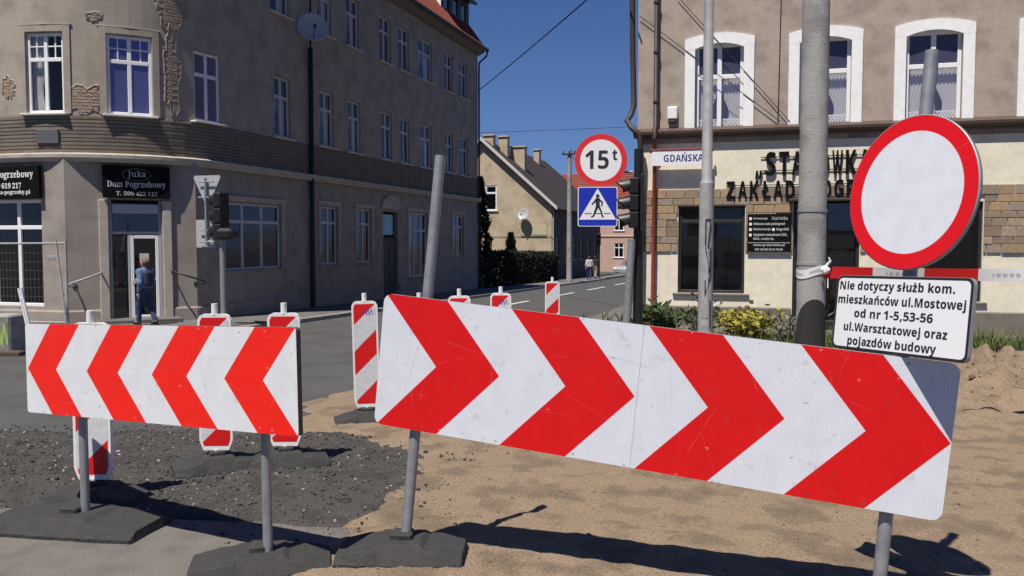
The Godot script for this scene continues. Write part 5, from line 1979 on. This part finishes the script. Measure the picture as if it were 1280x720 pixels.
	var wl := thing("weight_limit_sign", "round white 15 tonne weight limit sign with red rim", "sign", Transform3D(Basis(Vector3.UP, 0.2), Vector3(-2.56, 3.08, -13.51)))
	s = newst()
	prism(s, circle(0.41, 40), 0.02)
	add("plate", s, M.signgrey, wl)
	s = newst()
	prism(s, circle(0.405, 40), 0.0, at(0, 0, 0.002))
	add("rim_print", s, flat(0.66, 0.03, 0.03, 0.4), wl)
	s = newst()
	prism(s, circle(0.318, 40), 0.0, at(0, 0, 0.004))
	add("sign_face", s, M.signwhite, wl)
	text("lettering", "15", -0.24, -0.13, 0.36, 0.28, M.ink, wl, 0.005, 0.002)
	text("lettering", "t", 0.175, 0.0, 0.075, 0.16, M.ink, wl, 0.005, 0.002)
	var pc := thing("pedestrian_crossing_sign", "blue square pedestrian crossing sign with walking figure", "sign", Transform3D(Basis(Vector3.UP, 0.2), Vector3(-2.6, 2.365, -13.47)))
	s = newst()
	prism(s, rrect(0.61, 0.61, 0.03), 0.02)
	add("plate", s, M.signwhite, pc)
	s = newst()
	prism(s, rrect(0.585, 0.585, 0.025), 0.0, at(0, 0, 0.002))
	add("sign_face", s, M.blue, pc)
	s = newst()
	prism(s, PackedVector2Array([Vector2(-0.285, -0.2), Vector2(0.285, -0.2), Vector2(0.0, 0.28)]), 0.0, at(0, 0, 0.004))
	add("triangle", s, M.signwhite, pc)
	s = newst()
	prism(s, circle(0.028, 14), 0.0, at(0.0, 0.165, 0.006))
	for poly in [[-0.035, 0.13, 0.03, 0.135, 0.035, 0.0, -0.025, -0.01], [-0.03, 0.12, -0.095, 0.04, -0.08, 0.025, -0.02, 0.085], [0.02, 0.13, 0.085, 0.07, 0.07, 0.0, 0.052, 0.005, 0.062, 0.062, 0.02, 0.09], [-0.028, 0.0, 0.015, -0.005, -0.055, -0.155, -0.1, -0.165, -0.1, -0.145, -0.075, -0.14], [0.0, 0.0, 0.036, 0.005, 0.07, -0.08, 0.09, -0.15, 0.11, -0.16, 0.065, -0.165, 0.045, -0.085]]:
		prism(s, poly_of(poly), 0.0, at(0, 0, 0.006))
	for xx in [[-0.2, -0.09], [0.1, 0.2], [-0.05, 0.05]]:
		prism(s, poly_of([xx[0], -0.1, xx[1], -0.1, xx[1], -0.112, xx[0], -0.112]), 0.0, at(0, 0, 0.0055))
	add("figure", s, M.ink, pc)
	# signal on the far corner, seen from behind with the backs of its signs
	var lt := thing("traffic_light", "dark traffic light on the corner pavement with a triangular sign seen from behind", "traffic light", Transform3D(Basis().scaled(Vector3.ONE * 0.92), Vector3(-12.54, 1.85 + (gy(-19.85) + 0.1 - 1.85) * 0.92, -18.14)))
	var yb := gy(-19.85) + 0.1
	s = newst()
	tube(s, [Vector3(0, 0, 0), Vector3(0, 2.3, 0)], 0.075, 12)
	add("post", s, M.galv, lt)
	signal_head(lt, Transform3D(Basis(Vector3.UP, deg_to_rad(-100)), Vector3(-0.02, 2.12, 0.0)), 1.2)
	s = newst()
	cbx(s, Vector3(0.18, 2.25, 0.05), Vector3(0.5, 0.3, 0.4), 0.08)
	add("lamp_box", s, M.black, lt)
	s = newst()
	tube(s, [Vector3(-0.44, 1.7 - yb, 0.05), Vector3(-0.44, 3.45 - yb, 0.05)], 0.035, 8)
	for yy in [1.8, 2.1, 2.95, 3.35]:
		tube(s, [Vector3(-0.66, yy - yb, 0.05), Vector3(-0.2, yy - yb, 0.05)], 0.02, 6)
	tube(s, [Vector3(-0.44, 1.8 - yb, 0.04), Vector3(0, 1.85 - yb, 0)], 0.03, 6)
	tube(s, [Vector3(-0.44, 2.1 - yb, 0.04), Vector3(0, 2.2 - yb, 0)], 0.03, 6)
	add("sign_bracket", s, M.galv, lt)
	var ys := thing("yield_sign", "triangular sign with its grey back showing beside the dark traffic light", "sign", Transform3D(Basis().scaled(Vector3.ONE * 0.92), Vector3(-12.95, 1.85 * 0.08, -18.16)))
	s = newst()
	prism(s, poly_of([-0.37, 3.52, 0.37, 3.52, 0.4, 3.46, 0.04, 2.75, -0.04, 2.75, -0.4, 3.46]), 0.02)
	add("plate", s, M.backgrey, ys)
	var qs := thing("square_sign", "small square sign back below the triangular sign on the corner", "sign", Transform3D(Basis().scaled(Vector3.ONE * 0.92), Vector3(-13.02, 2.0, -18.165)))
	s = newst()
	prism(s, rrect(0.56, 0.72, 0.03), 0.02)
	add("plate", s, M.backgrey, qs)

func build_left_bits():
	# site fence panel
	var f := thing("site_fence", "grey tubular site fence panel in front of the shop window", "fence", Transform3D(Basis(), g3(-14.62, -15.5, 0.11)))
	var top := 1.78 - gy(-15.5) - 0.11
	var s := newst()
	tube(s, [Vector3(0, 0.05, 0), Vector3(0, top + 0.06, 0)], 0.024, 8)
	add("post", s, M.lampsteel, f)
	s = newst()
	tube(s, [Vector3(0, top, 0), Vector3(-3.4, top - 0.02, 0.25)], 0.022, 8)
	tube(s, [Vector3(0, 0.22, 0), Vector3(-3.4, 0.2, 0.25)], 0.022, 8)
	add("rail", s, M.lampsteel, f)
	s = newst()
	tube(s, [Vector3(-0.23, top + 0.05, 0.03), Vector3(0.06, 0.1, 0.1)], 0.022, 8)
	tube(s, [Vector3(-0.09, top * 0.42, 0.06), Vector3(0, top * 0.42, 0.0)], 0.016, 6)
	add("brace", s, M.lampsteel, f)
	s = newst()
	for i in 34:
		var x := -0.1 * (i + 1)
		tube(s, [Vector3(x, 0.22, -x * 0.073), Vector3(x, top, -x * 0.073)], 0.0013, 3, false)
	for j in 8:
		tube(s, [Vector3(0, 0.4 + j * 0.19, 0), Vector3(-3.4, 0.4 + j * 0.19, 0.25)], 0.0013, 3, false)
	tag(add("wire_mesh", s, M.lampsteel, f), "", "", "", "stuff")
	s = newst()
	lathe(s, [Vector2(0.0, 0.13), Vector2(0.1, 0.13), Vector2(0.19, 0.09), Vector2(0.21, 0.0)], 18)
	add("foot", s, M.black, f, at(0.05, -0.02, 0.1))
	s = newst()
	cbx(s, Vector3(-0.36, top - 0.32, 0.03), Vector3(0.22, 0.1, 0.02), 0.01)
	add("tag_plate", s, M.signgrey, f)
	# concrete block with sprayed scrawl
	var im := Image.create(256, 128, false, Image.FORMAT_RGB8)
	var dn := noise(131, 0.03, 4)
	for j in 128:
		for i in 256:
			var v := 0.5 + 0.1 * dn.get_noise_2d(i, j)
			im.set_pixel(i, j, Color(v, v * 0.98, v * 0.94))
	var px := 20.0
	var k := 0
	while px < 250.0:
		var py := 64.0 + (40.0 if k % 2 else -38.0)
		var nx := px + 11.0
		var ny := 64.0 + (-38.0 if k % 2 else 40.0)
		for q in 60:
			var p := Vector2(px, py).lerp(Vector2(nx, ny), q / 60.0)
			for dx in range(-3, 4):
				for dy in range(-3, 4):
					blend(im, int(p.x) + dx, int(p.y) + dy, Color(0.60, 0.73, 0.38), 0.5)
		px = nx
		k += 1
	var gb := thing("concrete_block", "grey concrete block sprayed with pale green scrawl", "block", Transform3D(Basis(Vector3.UP, 0.25), g3(-13.45, -12.7)))
	s = newst()
	cbx(s, Vector3(-0.35, 0.36, 0), Vector3(1.3, 0.72, 0.5), 0.03)
	add("block", s, M.concrete, gb)
	add("scrawl", face(poly_of([-0.97, 0.08, 0.27, 0.08, 0.27, 0.69, -0.97, 0.69]), Rect2(-0.97, 0.08, 1.24, 0.61)), printed(im, 0.9), gb, at(0, 0, 0.2525))
	s = newst()
	cbx(s, Vector3(-0.2, 0.04, 0.3), Vector3(1.5, 0.1, 0.2), 0.02)
	add("plank", s, M.wood, gb)
	# folded trestle leaning behind the smaller board
	var tr := thing("folded_trestle", "narrow pale folded trestle leaning behind the smaller board's end", "trestle", Transform3D(Basis(Vector3.UP, 0.287), g3(-9.62, -9.68)))
	s = newst()
	tube(s, [Vector3(0.0, 0.0, 0), Vector3(-0.26, 1.36, 0)], 0.02, 6)
	tube(s, [Vector3(0.07, 0.0, 0.05), Vector3(-0.22, 1.36, 0.02)], 0.02, 6)
	for q in [0.3, 0.9]:
		tube(s, [Vector3(-0.26 * q, 1.36 * q, 0), Vector3(0.07 - 0.29 * q, 1.36 * q, 0.03)], 0.014, 5)
	add("frame", s, M.plastic_white, tr)
	# handrails either side of the shop door
	for sg in [-1.0, 1.0]:
		var hx := wxf(low_map, 13.45 + 1.59 + sg * 0.82, 0.0)
		var hr := thing("handrail", "bent steel handrail on the shop front, " + ("beside the site fence" if sg < 0 else "beside the traffic light"), "handrail", hx)
		s = newst()
		tube(s, [Vector3(0, 1.03, 0.06), Vector3(0, 1.05, 0.25), Vector3(sg * 0.2, 0.98, 0.45), Vector3(sg * 0.72, 0.8, 0.5), Vector3(sg * 0.75, 0.74, 0.45), Vector3(sg * 0.6, 0.72, 0.06)], 0.024, 8)
		add("tube", s, M.lampsteel if sg < 0 else M.darkframe, hr)
		s = newst()
		for q in [Vector3(0, 1.03, 0.01), Vector3(sg * 0.6, 0.72, 0.01)]:
			cbx(s, q, Vector3(0.1, 0.1, 0.02), 0.005)
			tube(s, [q, q + Vector3(0, 0, 0.06)], 0.022, 8)
		add("fixing", s, M.darkframe, hr)

# ---------------------------------------------------------------- people
# capsules [a, b, ra, rb] joined smoothly and meshed as surface nets
func nets(s: SurfaceTool, prims: Array, cell: float, k: float):
	var lo := Vector3.ONE * 1e9
	var hi := -lo
	for p in prims:
		for e in 2:
			var r: float = p[2 + e] + cell * 2.5
			lo = lo.min(p[e] - Vector3.ONE * r)
			hi = hi.max(p[e] + Vector3.ONE * r)
	var n := Vector3i(((hi - lo) / cell).ceil()) + Vector3i.ONE
	var F := PackedFloat32Array()
	F.resize(n.x * n.y * n.z)
	F.fill(1.0)
	for p in prims:
		var a: Vector3 = p[0]
		var ab: Vector3 = p[1] - a
		var l2 := maxf(ab.length_squared(), 1e-9)
		var m: float = maxf(p[2], p[3]) + k + cell * 2.0
		var i0 := Vector3i(((a.min(p[1]) - Vector3.ONE * m - lo) / cell).floor()).clamp(Vector3i.ZERO, n - Vector3i.ONE)
		var i1 := Vector3i(((a.max(p[1]) + Vector3.ONE * m - lo) / cell).ceil()).clamp(Vector3i.ZERO, n - Vector3i.ONE)
		for z in range(i0.z, i1.z + 1):
			for y in range(i0.y, i1.y + 1):
				for x in range(i0.x, i1.x + 1):
					var q := lo + Vector3(x, y, z) * cell - a
					var t := clampf(q.dot(ab) / l2, 0.0, 1.0)
					var d := (q - ab * t).length() - lerpf(p[2], p[3], t)
					var id := (z * n.y + y) * n.x + x
					var f := F[id]
					var h := maxf(k - absf(f - d), 0.0) / k
					F[id] = minf(f, d) - h * h * k * 0.25
	var P := {}
	var st := [1, n.x, n.x * n.y]
	for z in n.z - 1:
		for y in n.y - 1:
			for x in n.x - 1:
				var id := (z * n.y + y) * n.x + x
				var acc := Vector3.ZERO
				var c := 0
				for ax in 3:
					var u: int = (ax + 1) % 3
					var v: int = (ax + 2) % 3
					for e in 4:
						var o: int = id + (st[u] if e & 1 else 0) + (st[v] if e & 2 else 0)
						var f0 := F[o]
						var f1 := F[o + st[ax]]
						if (f0 < 0.0) != (f1 < 0.0):
							var w := Vector3.ZERO
							w[ax] = f0 / (f0 - f1)
							w[u] = 1.0 if e & 1 else 0.0
							w[v] = 1.0 if e & 2 else 0.0
							acc += w
							c += 1
				if c > 0:
					P[id] = lo + (Vector3(x, y, z) + acc / c) * cell
	s.set_smooth_group(1)
	for z in range(1, n.z - 1):
		for y in range(1, n.y - 1):
			for x in range(1, n.x - 1):
				var id := (z * n.y + y) * n.x + x
				for ax in 3:
					if (F[id] < 0.0) != (F[id + st[ax]] < 0.0):
						var u: int = st[(ax + 1) % 3]
						var v: int = st[(ax + 2) % 3]
						var o := Vector3.ZERO
						o[ax] = 1.0 if F[id] < 0.0 else -1.0
						quad(s, P[id - u - v], P[id - v], P[id], P[id - u], o)
	s.set_smooth_group(-1)

func person(label: String, xf: Transform3D, top: Material, legs: Material, hair: Material, vest: Material, size: float, cell: float, stride: float):
	var o := thing("person", label, "person", Transform3D(xf.basis.scaled(Vector3.ONE * size), xf.origin))
	var L := stride
	# joints; the figure faces -z
	var hip := [Vector3(-0.09, 0.9, 0.0), Vector3(0.09, 0.9, 0.0)]
	var knee := [Vector3(-0.09, 0.49, -0.14 * L), Vector3(0.09, 0.5, 0.03 * L)]
	var ank := [Vector3(-0.09, 0.085, -0.16 * L), Vector3(0.09, 0.11, 0.24 * L)]
	var toe := [Vector3(-0.1, 0.045, -0.16 * L - 0.17), Vector3(0.1, 0.04, 0.24 * L - 0.14)]
	var sho := [Vector3(-0.185, 1.36, 0.0), Vector3(0.185, 1.36, 0.0)]
	var elb := [Vector3(-0.25, 1.08, 0.09 * L), Vector3(0.25, 1.08, 0.0)]
	var wri := [Vector3(-0.245, 0.84, 0.03), Vector3(0.24, 0.86, -0.15 * L)]
	var s := newst()
	var body := [
		[Vector3(-0.07, 1.3, 0.0), Vector3(-0.06, 1.0, 0.0), 0.105, 0.11], [Vector3(0.07, 1.3, 0.0), Vector3(0.06, 1.0, 0.0), 0.105, 0.11],
		[Vector3(-0.06, 1.0, 0.0), Vector3(-0.08, 0.9, 0.01), 0.11, 0.105], [Vector3(0.06, 1.0, 0.0), Vector3(0.08, 0.9, 0.01), 0.11, 0.105],
		[Vector3(0, 1.38, 0.01), Vector3(0, 1.48, -0.015), 0.055, 0.05],
		[Vector3(0, 1.53, -0.03), Vector3(0, 1.6, -0.015), 0.072, 0.088], [Vector3(0, 1.59, 0.01), Vector3(0, 1.58, -0.02), 0.088, 0.085]]
	for i in 2:
		body.append_array([[hip[i], knee[i], 0.09, 0.058], [knee[i], ank[i], 0.056, 0.04], [ank[i], toe[i], 0.042, 0.032], [sho[i], elb[i], 0.058, 0.044], [elb[i], wri[i], 0.043, 0.029], [sho[i] * Vector3(0.4, 1, 1), sho[i], 0.07, 0.058]])
	nets(s, body, cell, 0.05)
	# face: nose, brow and ears; then the hands with five fingers each
	nets(s, [[Vector3(0, 1.56, -0.1), Vector3(0, 1.53, -0.122), 0.01, 0.014], [Vector3(-0.09, 1.55, 0.0), Vector3(-0.092, 1.58, 0.005), 0.014, 0.018], [Vector3(0.09, 1.55, 0.0), Vector3(0.092, 1.58, 0.005), 0.014, 0.018]], 0.008, 0.01)
	for i in 2:
		var sx := -1.0 if i == 0 else 1.0
		var d: Vector3 = (wri[i] - elb[i]).normalized()
		var fwd := Vector3(0, 0, -1)
		fwd = (fwd - d * fwd.dot(d)).normalized()
		var inn := Vector3(-sx, 0, 0)
		var hand := [[wri[i], wri[i] + d * 0.08 + fwd * 0.018, 0.026, 0.022], [wri[i], wri[i] + d * 0.08 - fwd * 0.018, 0.026, 0.022]]
		for q in 4:
			var b0: Vector3 = wri[i] + d * 0.085 + fwd * (0.03 - 0.02 * q)
			var ln: float = [0.07, 0.08, 0.075, 0.058][q]
			var b1: Vector3 = b0 + d * ln * 0.55 + inn * 0.008
			hand.append([b0, b1, 0.0095, 0.009])
			hand.append([b1, b1 + d * ln * 0.4 + inn * 0.025, 0.009, 0.0075])
		var t0: Vector3 = wri[i] + d * 0.03 + fwd * 0.022
		var t1 := t0 + d * 0.03 + fwd * 0.03 + inn * 0.012
		hand.append([t0, t1, 0.012, 0.011])
		hand.append([t1, t1 + d * 0.032 + fwd * 0.006, 0.011, 0.009])
		nets(s, hand, 0.006 if cell < 0.025 else 0.01, 0.008)
	add("body", s, flat(0.5, 0.31, 0.23, 0.6), o)
	s = newst()
	for sx in [-1.0, 1.0]:
		bx(s, Vector3(sx * 0.032, 1.565, -0.103), Vector3(0.028, 0.012, 0.012))
	bx(s, Vector3(0, 1.5, -0.1), Vector3(0.045, 0.01, 0.012))
	add("face_features", s, flat(0.12, 0.05, 0.04, 0.6), o)
	s = newst()
	var jac := [
		[Vector3(-0.075, 1.31, 0.0), Vector3(-0.07, 1.0, 0.0), 0.125, 0.128], [Vector3(0.075, 1.31, 0.0), Vector3(0.07, 1.0, 0.0), 0.125, 0.128],
		[Vector3(-0.08, 0.97, 0.0), Vector3(0.08, 0.97, 0.0), 0.125, 0.125], [Vector3(-0.04, 1.4, 0.01), Vector3(0.04, 1.4, 0.01), 0.072, 0.072]]
	for i in 2:
		jac.append_array([[sho[i], elb[i], 0.075, 0.06], [elb[i], elb[i].lerp(wri[i], 0.92), 0.058, 0.046], [sho[i] * Vector3(0.4, 1, 1), sho[i], 0.085, 0.075]])
	nets(s, jac, cell, 0.05)
	add("jacket", s, top, o)
	s = newst()
	var tr := [[Vector3(-0.08, 0.92, 0.01), Vector3(0.08, 0.92, 0.01), 0.118, 0.118]]
	for i in 2:
		tr.append_array([[hip[i], knee[i], 0.105, 0.075], [knee[i], ank[i].lerp(knee[i], 0.06), 0.073, 0.062]])
	nets(s, tr, cell, 0.05)
	add("trousers", s, legs, o)
	for i in 2:
		s = newst()
		nets(s, [[ank[i] + Vector3(0, -0.03, 0.03), toe[i], 0.05, 0.038]], 0.014, 0.02)
		add("shoe", s, M.ink, o)
	s = newst()
	nets(s, [[Vector3(0, 1.625, 0.0), Vector3(0, 1.6, 0.035), 0.092, 0.093], [Vector3(0, 1.6, 0.03), Vector3(0, 1.52, 0.05), 0.09, 0.06], [Vector3(0, 1.655, -0.03), Vector3(0, 1.645, -0.05), 0.055, 0.05]], 0.014, 0.04)
	add("hair", s, hair, o)
	if vest:
		s = newst()
		nets(s, [[Vector3(-0.05, 1.3, 0.08), Vector3(-0.05, 1.06, 0.09), 0.1, 0.1], [Vector3(0.06, 1.3, 0.08), Vector3(0.06, 1.06, 0.09), 0.1, 0.1]], cell, 0.05)
		add("backpack", s, vest, o)

func build_people():
	var jeans := grain(0.035, 0.05, 0.13, M.soft, 4.0, 0.9)
	person("person in blue denim walking past the shop door", Transform3D(Basis(Vector3.UP, deg_to_rad(80)), g3(-14.55, -17.9, 0.11)), grain(0.11, 0.17, 0.30, M.soft, 4.0, 0.9), jeans, flat(0.16, 0.10, 0.06, 0.8), flat(0.025, 0.03, 0.07, 0.8), 0.95, 0.02, 1.0)
	person("person in pale top standing far down the pavement", Transform3D(Basis(Vector3.UP, deg_to_rad(20)), g3(-12.55, -62.0, 0.11)), flat(0.45, 0.43, 0.42, 0.9), jeans, flat(0.05, 0.04, 0.03, 0.8), null, 0.98, 0.03, 0.6)
	person("person in dark top and pale trousers far down the pavement", Transform3D(Basis(Vector3.UP, deg_to_rad(-10)), g3(-12.6, -64.5, 0.11)), flat(0.02, 0.02, 0.025, 0.9), flat(0.34, 0.26, 0.2, 0.9), flat(0.04, 0.03, 0.025, 0.8), null, 1.0, 0.03, 0.6)

# ---------------------------------------------------------------- plants
func leafage(s: SurfaceTool, p: Vector3, dir: Vector3, ln: float, wd: float, tint: float):
	var d := dir.normalized()
	var side := d.cross(Vector3(rng.randf_range(-1, 1), rng.randf_range(0.2, 1.0), rng.randf_range(-1, 1))).normalized() * wd
	s.set_color(Color(tint, tint * rng.randf_range(0.92, 1.05), tint * 0.9))
	for v in [p, p + d * ln * 0.5 + side, p + d * ln, p, p + d * ln, p + d * ln * 0.5 - side]:
		s.add_vertex(v)

func shrub(called: String, label: String, xf: Transform3D, m: Material, r: float, h: float, n: int, ln: float, wd: float, stems: int, cat := "shrub", group := ""):
	var o := thing(called, label, cat, xf, group)
	var s := newst()
	var tips := []
	for i in stems:
		var a := rng.randf() * TAU
		var q := rng.randf_range(0.2, 0.9) * r
		var tip := Vector3(cos(a) * q, h * rng.randf_range(0.6, 1.0), sin(a) * q)
		tube(s, [Vector3(cos(a), 0, sin(a)) * r * 0.1 + Vector3(0, -0.05, 0), tip * Vector3(0.5, 0.55, 0.5), tip], [0.012, 0.008, 0.004], 4, false)
		tips.append(tip)
	add("stem", s, M.wood, o)
	s = newst()
	for i in n:
		var tip: Vector3 = tips[i % stems]
		var t := pow(rng.randf(), 0.6)
		var p := tip * Vector3(t * t * 0.5 + t * 0.5, t, t * t * 0.5 + t * 0.5) + Vector3(rng.randfn(0, 1), rng.randfn(0, 0.7), rng.randfn(0, 1)) * r * 0.16
		p.y = maxf(p.y, 0.02)
		leafage(s, p, Vector3(rng.randf_range(-1, 1), rng.randf_range(-0.2, 1.0), rng.randf_range(-1, 1)), ln * rng.randf_range(0.6, 1.2), wd, rng.randf_range(0.6, 1.35))
	add("foliage", s, m, o)

func build_plants():
	# hedge along the street between the corner building and the gabled house
	var h := thing("hedge", "tall dark green clipped hedge along the pavement", "hedge")
	var s := newst()
	for i in 15000:
		var z := rng.randf_range(-59.6, -43.4)
		var top := 1.85 + 0.06 * sin(z * 2.1) + 0.05 * sin(z * 5.3)
		var p := Vector3(rng.randf_range(-15.25, -14.3), top, z)
		var w := rng.randi() % 8
		if w < 5:
			p.x = -14.35 + rng.randfn(0, 0.05)
			p.y = rng.randf() * top
		elif w == 5:
			p.y = rng.randf() * top
		p.y += gy(z) + 0.08
		leafage(s, p, Vector3(rng.randf_range(-0.4, 1.0), rng.randf_range(-0.6, 0.8), rng.randf_range(-1, 1)), rng.randf_range(0.1, 0.2), 0.05, rng.randf_range(0.6, 1.3))
	add("foliage", s, M.leaf_dark, h)
	s = newst()
	for i in 20:
		var z := -43.8 - i * 0.8
		tube(s, [g3(-14.8, z, -0.1), g3(-14.8 + rng.randf_range(-0.1, 0.1), z, 1.6)], [0.04, 0.02], 5)
	add("stem", s, M.wood, h)
	# conifers
	for c in [["conifer", "narrow dark conifer beside the end of the corner building", -15.75, -47.0, 6.1, 0.75], ["conifer", "small dark conifer in front of the cream gable", -17.4, -58.6, 3.3, 0.55]]:
		var t := thing(c[0], c[1], "tree", Transform3D(Basis(), g3(c[2], c[3], 0.0)))
		s = newst()
		tube(s, [Vector3(0, -0.1, 0), Vector3(0, c[4] * 0.9, 0)], [0.1, 0.02], 7)
		for i in 14:
			var a := i * 2.4
			var yy: float = c[4] * (0.12 + 0.05 * i)
			tube(s, [Vector3(0, yy, 0), Vector3(cos(a), 0.5, sin(a)) * c[5] * 0.7 * (1.0 - yy / c[4]) + Vector3(0, yy, 0)], [0.025, 0.008], 4, false)
		add("trunk", s, M.wood, t)
		s = newst()
		for i in 5200:
			var v := rng.randf()
			var rr: float = c[5] * pow(1.0 - v, 0.6) * (0.25 + 0.75 * sqrt(rng.randf())) * (1.0 + 0.22 * sin(v * 31.0 + 2.0))
			var a := rng.randf() * TAU
			leafage(s, Vector3(cos(a) * rr, 0.15 + v * (c[4] - 0.15), sin(a) * rr), Vector3(cos(a) * 0.6, rng.randf_range(0.3, 1.2), sin(a) * 0.6), rng.randf_range(0.12, 0.26), 0.045, rng.randf_range(0.6, 1.3))
		add("crown", s, M.leaf_dark, t)
	# planting in front of the shop
	shrub("shrub", "low yellow-green shrub below the black plaque", Transform3D(Basis(), g3(-0.46, -18.0, 0.1)), M.leaf_yellow, 0.75, 0.62, 900, 0.14, 0.05, 16)
	shrub("shrub", "grey twiggy shrub between the yellow shrub and the concrete pole", Transform3D(Basis(), g3(0.35, -17.6, 0.1)), M.leaf_grey, 0.6, 0.6, 500, 0.12, 0.022, 18)
	shrub("shrub", "dark leafy shrub at the foot of the red drainpipe", Transform3D(Basis(), g3(-2.2, -18.3, 0.1)), M.leaf, 0.85, 0.75, 420, 0.2, 0.045, 14)
	shrub("shrub", "tall thin stalky plant beside the steel lamp post", Transform3D(Basis(), g3(-1.25, -17.2, 0.1)), M.leaf, 0.5, 0.95, 260, 0.17, 0.03, 11)
	shrub("shrub", "spiky dark plant at the foot of the signal post", Transform3D(Basis(), g3(-2.75, -14.5, 0.0)), M.leaf, 0.75, 0.72, 300, 0.3, 0.025, 14)
	shrub("shrub", "green weeds between the concrete pole and the shop door", Transform3D(Basis(), g3(1.35, -15.4, 0.1)), M.grass, 0.6, 0.75, 420, 0.22, 0.02, 16)
	# rough grass below the building, past the text plate
	var gmesh := newst()
	for b in 7:
		var a := b * 0.9
		var d := Vector3(cos(a) * 0.35, 1.0, sin(a) * 0.35)
		gmesh.set_color(Color(1, 1, 1))
		var p := Vector3(cos(a * 2.3), 0, sin(a * 2.3)) * 0.12
		var sd := Vector3(-sin(a), 0, cos(a)) * 0.035
		for v in [p - sd, p + d * 0.6, p + sd, p - sd * 0.7 + d * 0.4, p + d * (0.8 + 0.05 * b) + Vector3(cos(a), -0.1, sin(a)) * 0.3, p + sd * 0.7 + d * 0.4]:
			gmesh.add_vertex(v)
	var spots := []
	for i in 5200:
		var x := rng.randf_range(-3.0, 9.0)
		var z := rng.randf_range(-18.5, -15.4)
		if x < 1.6 and rng.randf() < 0.75:
			continue
		var sc := rng.randf_range(0.12, 0.42) * (1.0 if z < -16.4 else 0.55)
		var t := rng.randf_range(0.6, 1.5)
		spots.append([Transform3D(Basis(Vector3.UP, rng.randf() * TAU).scaled(Vector3(sc, sc * rng.randf_range(0.7, 1.3), sc)), g3(x, z, 0.1 if z < -16.7 else 0.03)), Color(t * (1.4 if rng.randf() < 0.3 else 1.0), t, t * 0.9)])
	scatter("grass", "rough green grass and weeds below the shop building", "grass", done(gmesh), M.grass, spots)
	# black drain pipe lying at the edge of the grass
	var pp := thing("plastic_pipe", "black plastic pipe lying on top of the sand heap", "pipe")
	s = newst()
	tube(s, [g3(3.25, -14.6, 0.42), g3(7.4, -14.1, 0.38)], 0.085, 12)
	lathe(s, [Vector2(0.085, 0.0), Vector2(0.105, 0.0), Vector2(0.105, 0.16), Vector2(0.085, 0.16)], 12, Transform3D(Basis(Vector3.BACK, -PI / 2), g3(3.25, -14.6, 0.42)))
	add("tube", s, M.black, pp)

# ---------------------------------------------------------------- cables
func cable(label: String, a: Vector3, b: Vector3, sag: float, r: float):
	var s := newst()
	var pts := []
	for i in 21:
		var u := i / 20.0
		pts.append(a.lerp(b, u) + Vector3(0, -sag * 4.0 * u * (1.0 - u), 0))
	tube(s, pts, r, 5)
	tag(add("cable_or_shadow_line", s, M.ink, self), label, "cable", "overhead cables")

func build_cables():
	cable("black cable slanting down across the blue sky to the corner building", Vector3(-14.3, 9.3, -42.3), Vector3(-3.4, 8.4, -21.2), 0.06, 0.022)
	cable("thin level cable over the chimneys of the gabled house", Vector3(-30.0, 9.2, -57.0), Vector3(-2.5, 9.2, -57.0), 0.1, 0.018)
	cable("cable from the far utility pole towards the pink house", Vector3(-12.5, 7.6, -55.4), Vector3(-18.5, 8.3, -90.0), 0.4, 0.02)
	cable("thin dark strand standing for a wire shadow on the beige wall, crossing the first arched window", Vector3(-3.22, 7.35, RZ + 0.062), Vector3(0.15, 4.64, RZ + 0.062), 0.0, 0.009)  # solid dark strand laid where the shadow of an overhead wire crosses the wall
	cable("thin dark strand standing for a wire shadow on the beige wall behind the steel lamp post", Vector3(-2.3, 7.75, RZ + 0.062), Vector3(0.35, 4.64, RZ + 0.062), 0.0, 0.009)  # second wire shadow, likewise drawn as a dark strand just off the wall
	cable("thin hanging cable on the beige wall between two arched windows", Vector3(0.15, 12.0, RZ + 0.03), Vector3(0.08, 4.6, RZ + 0.04), 0.0, 0.008)
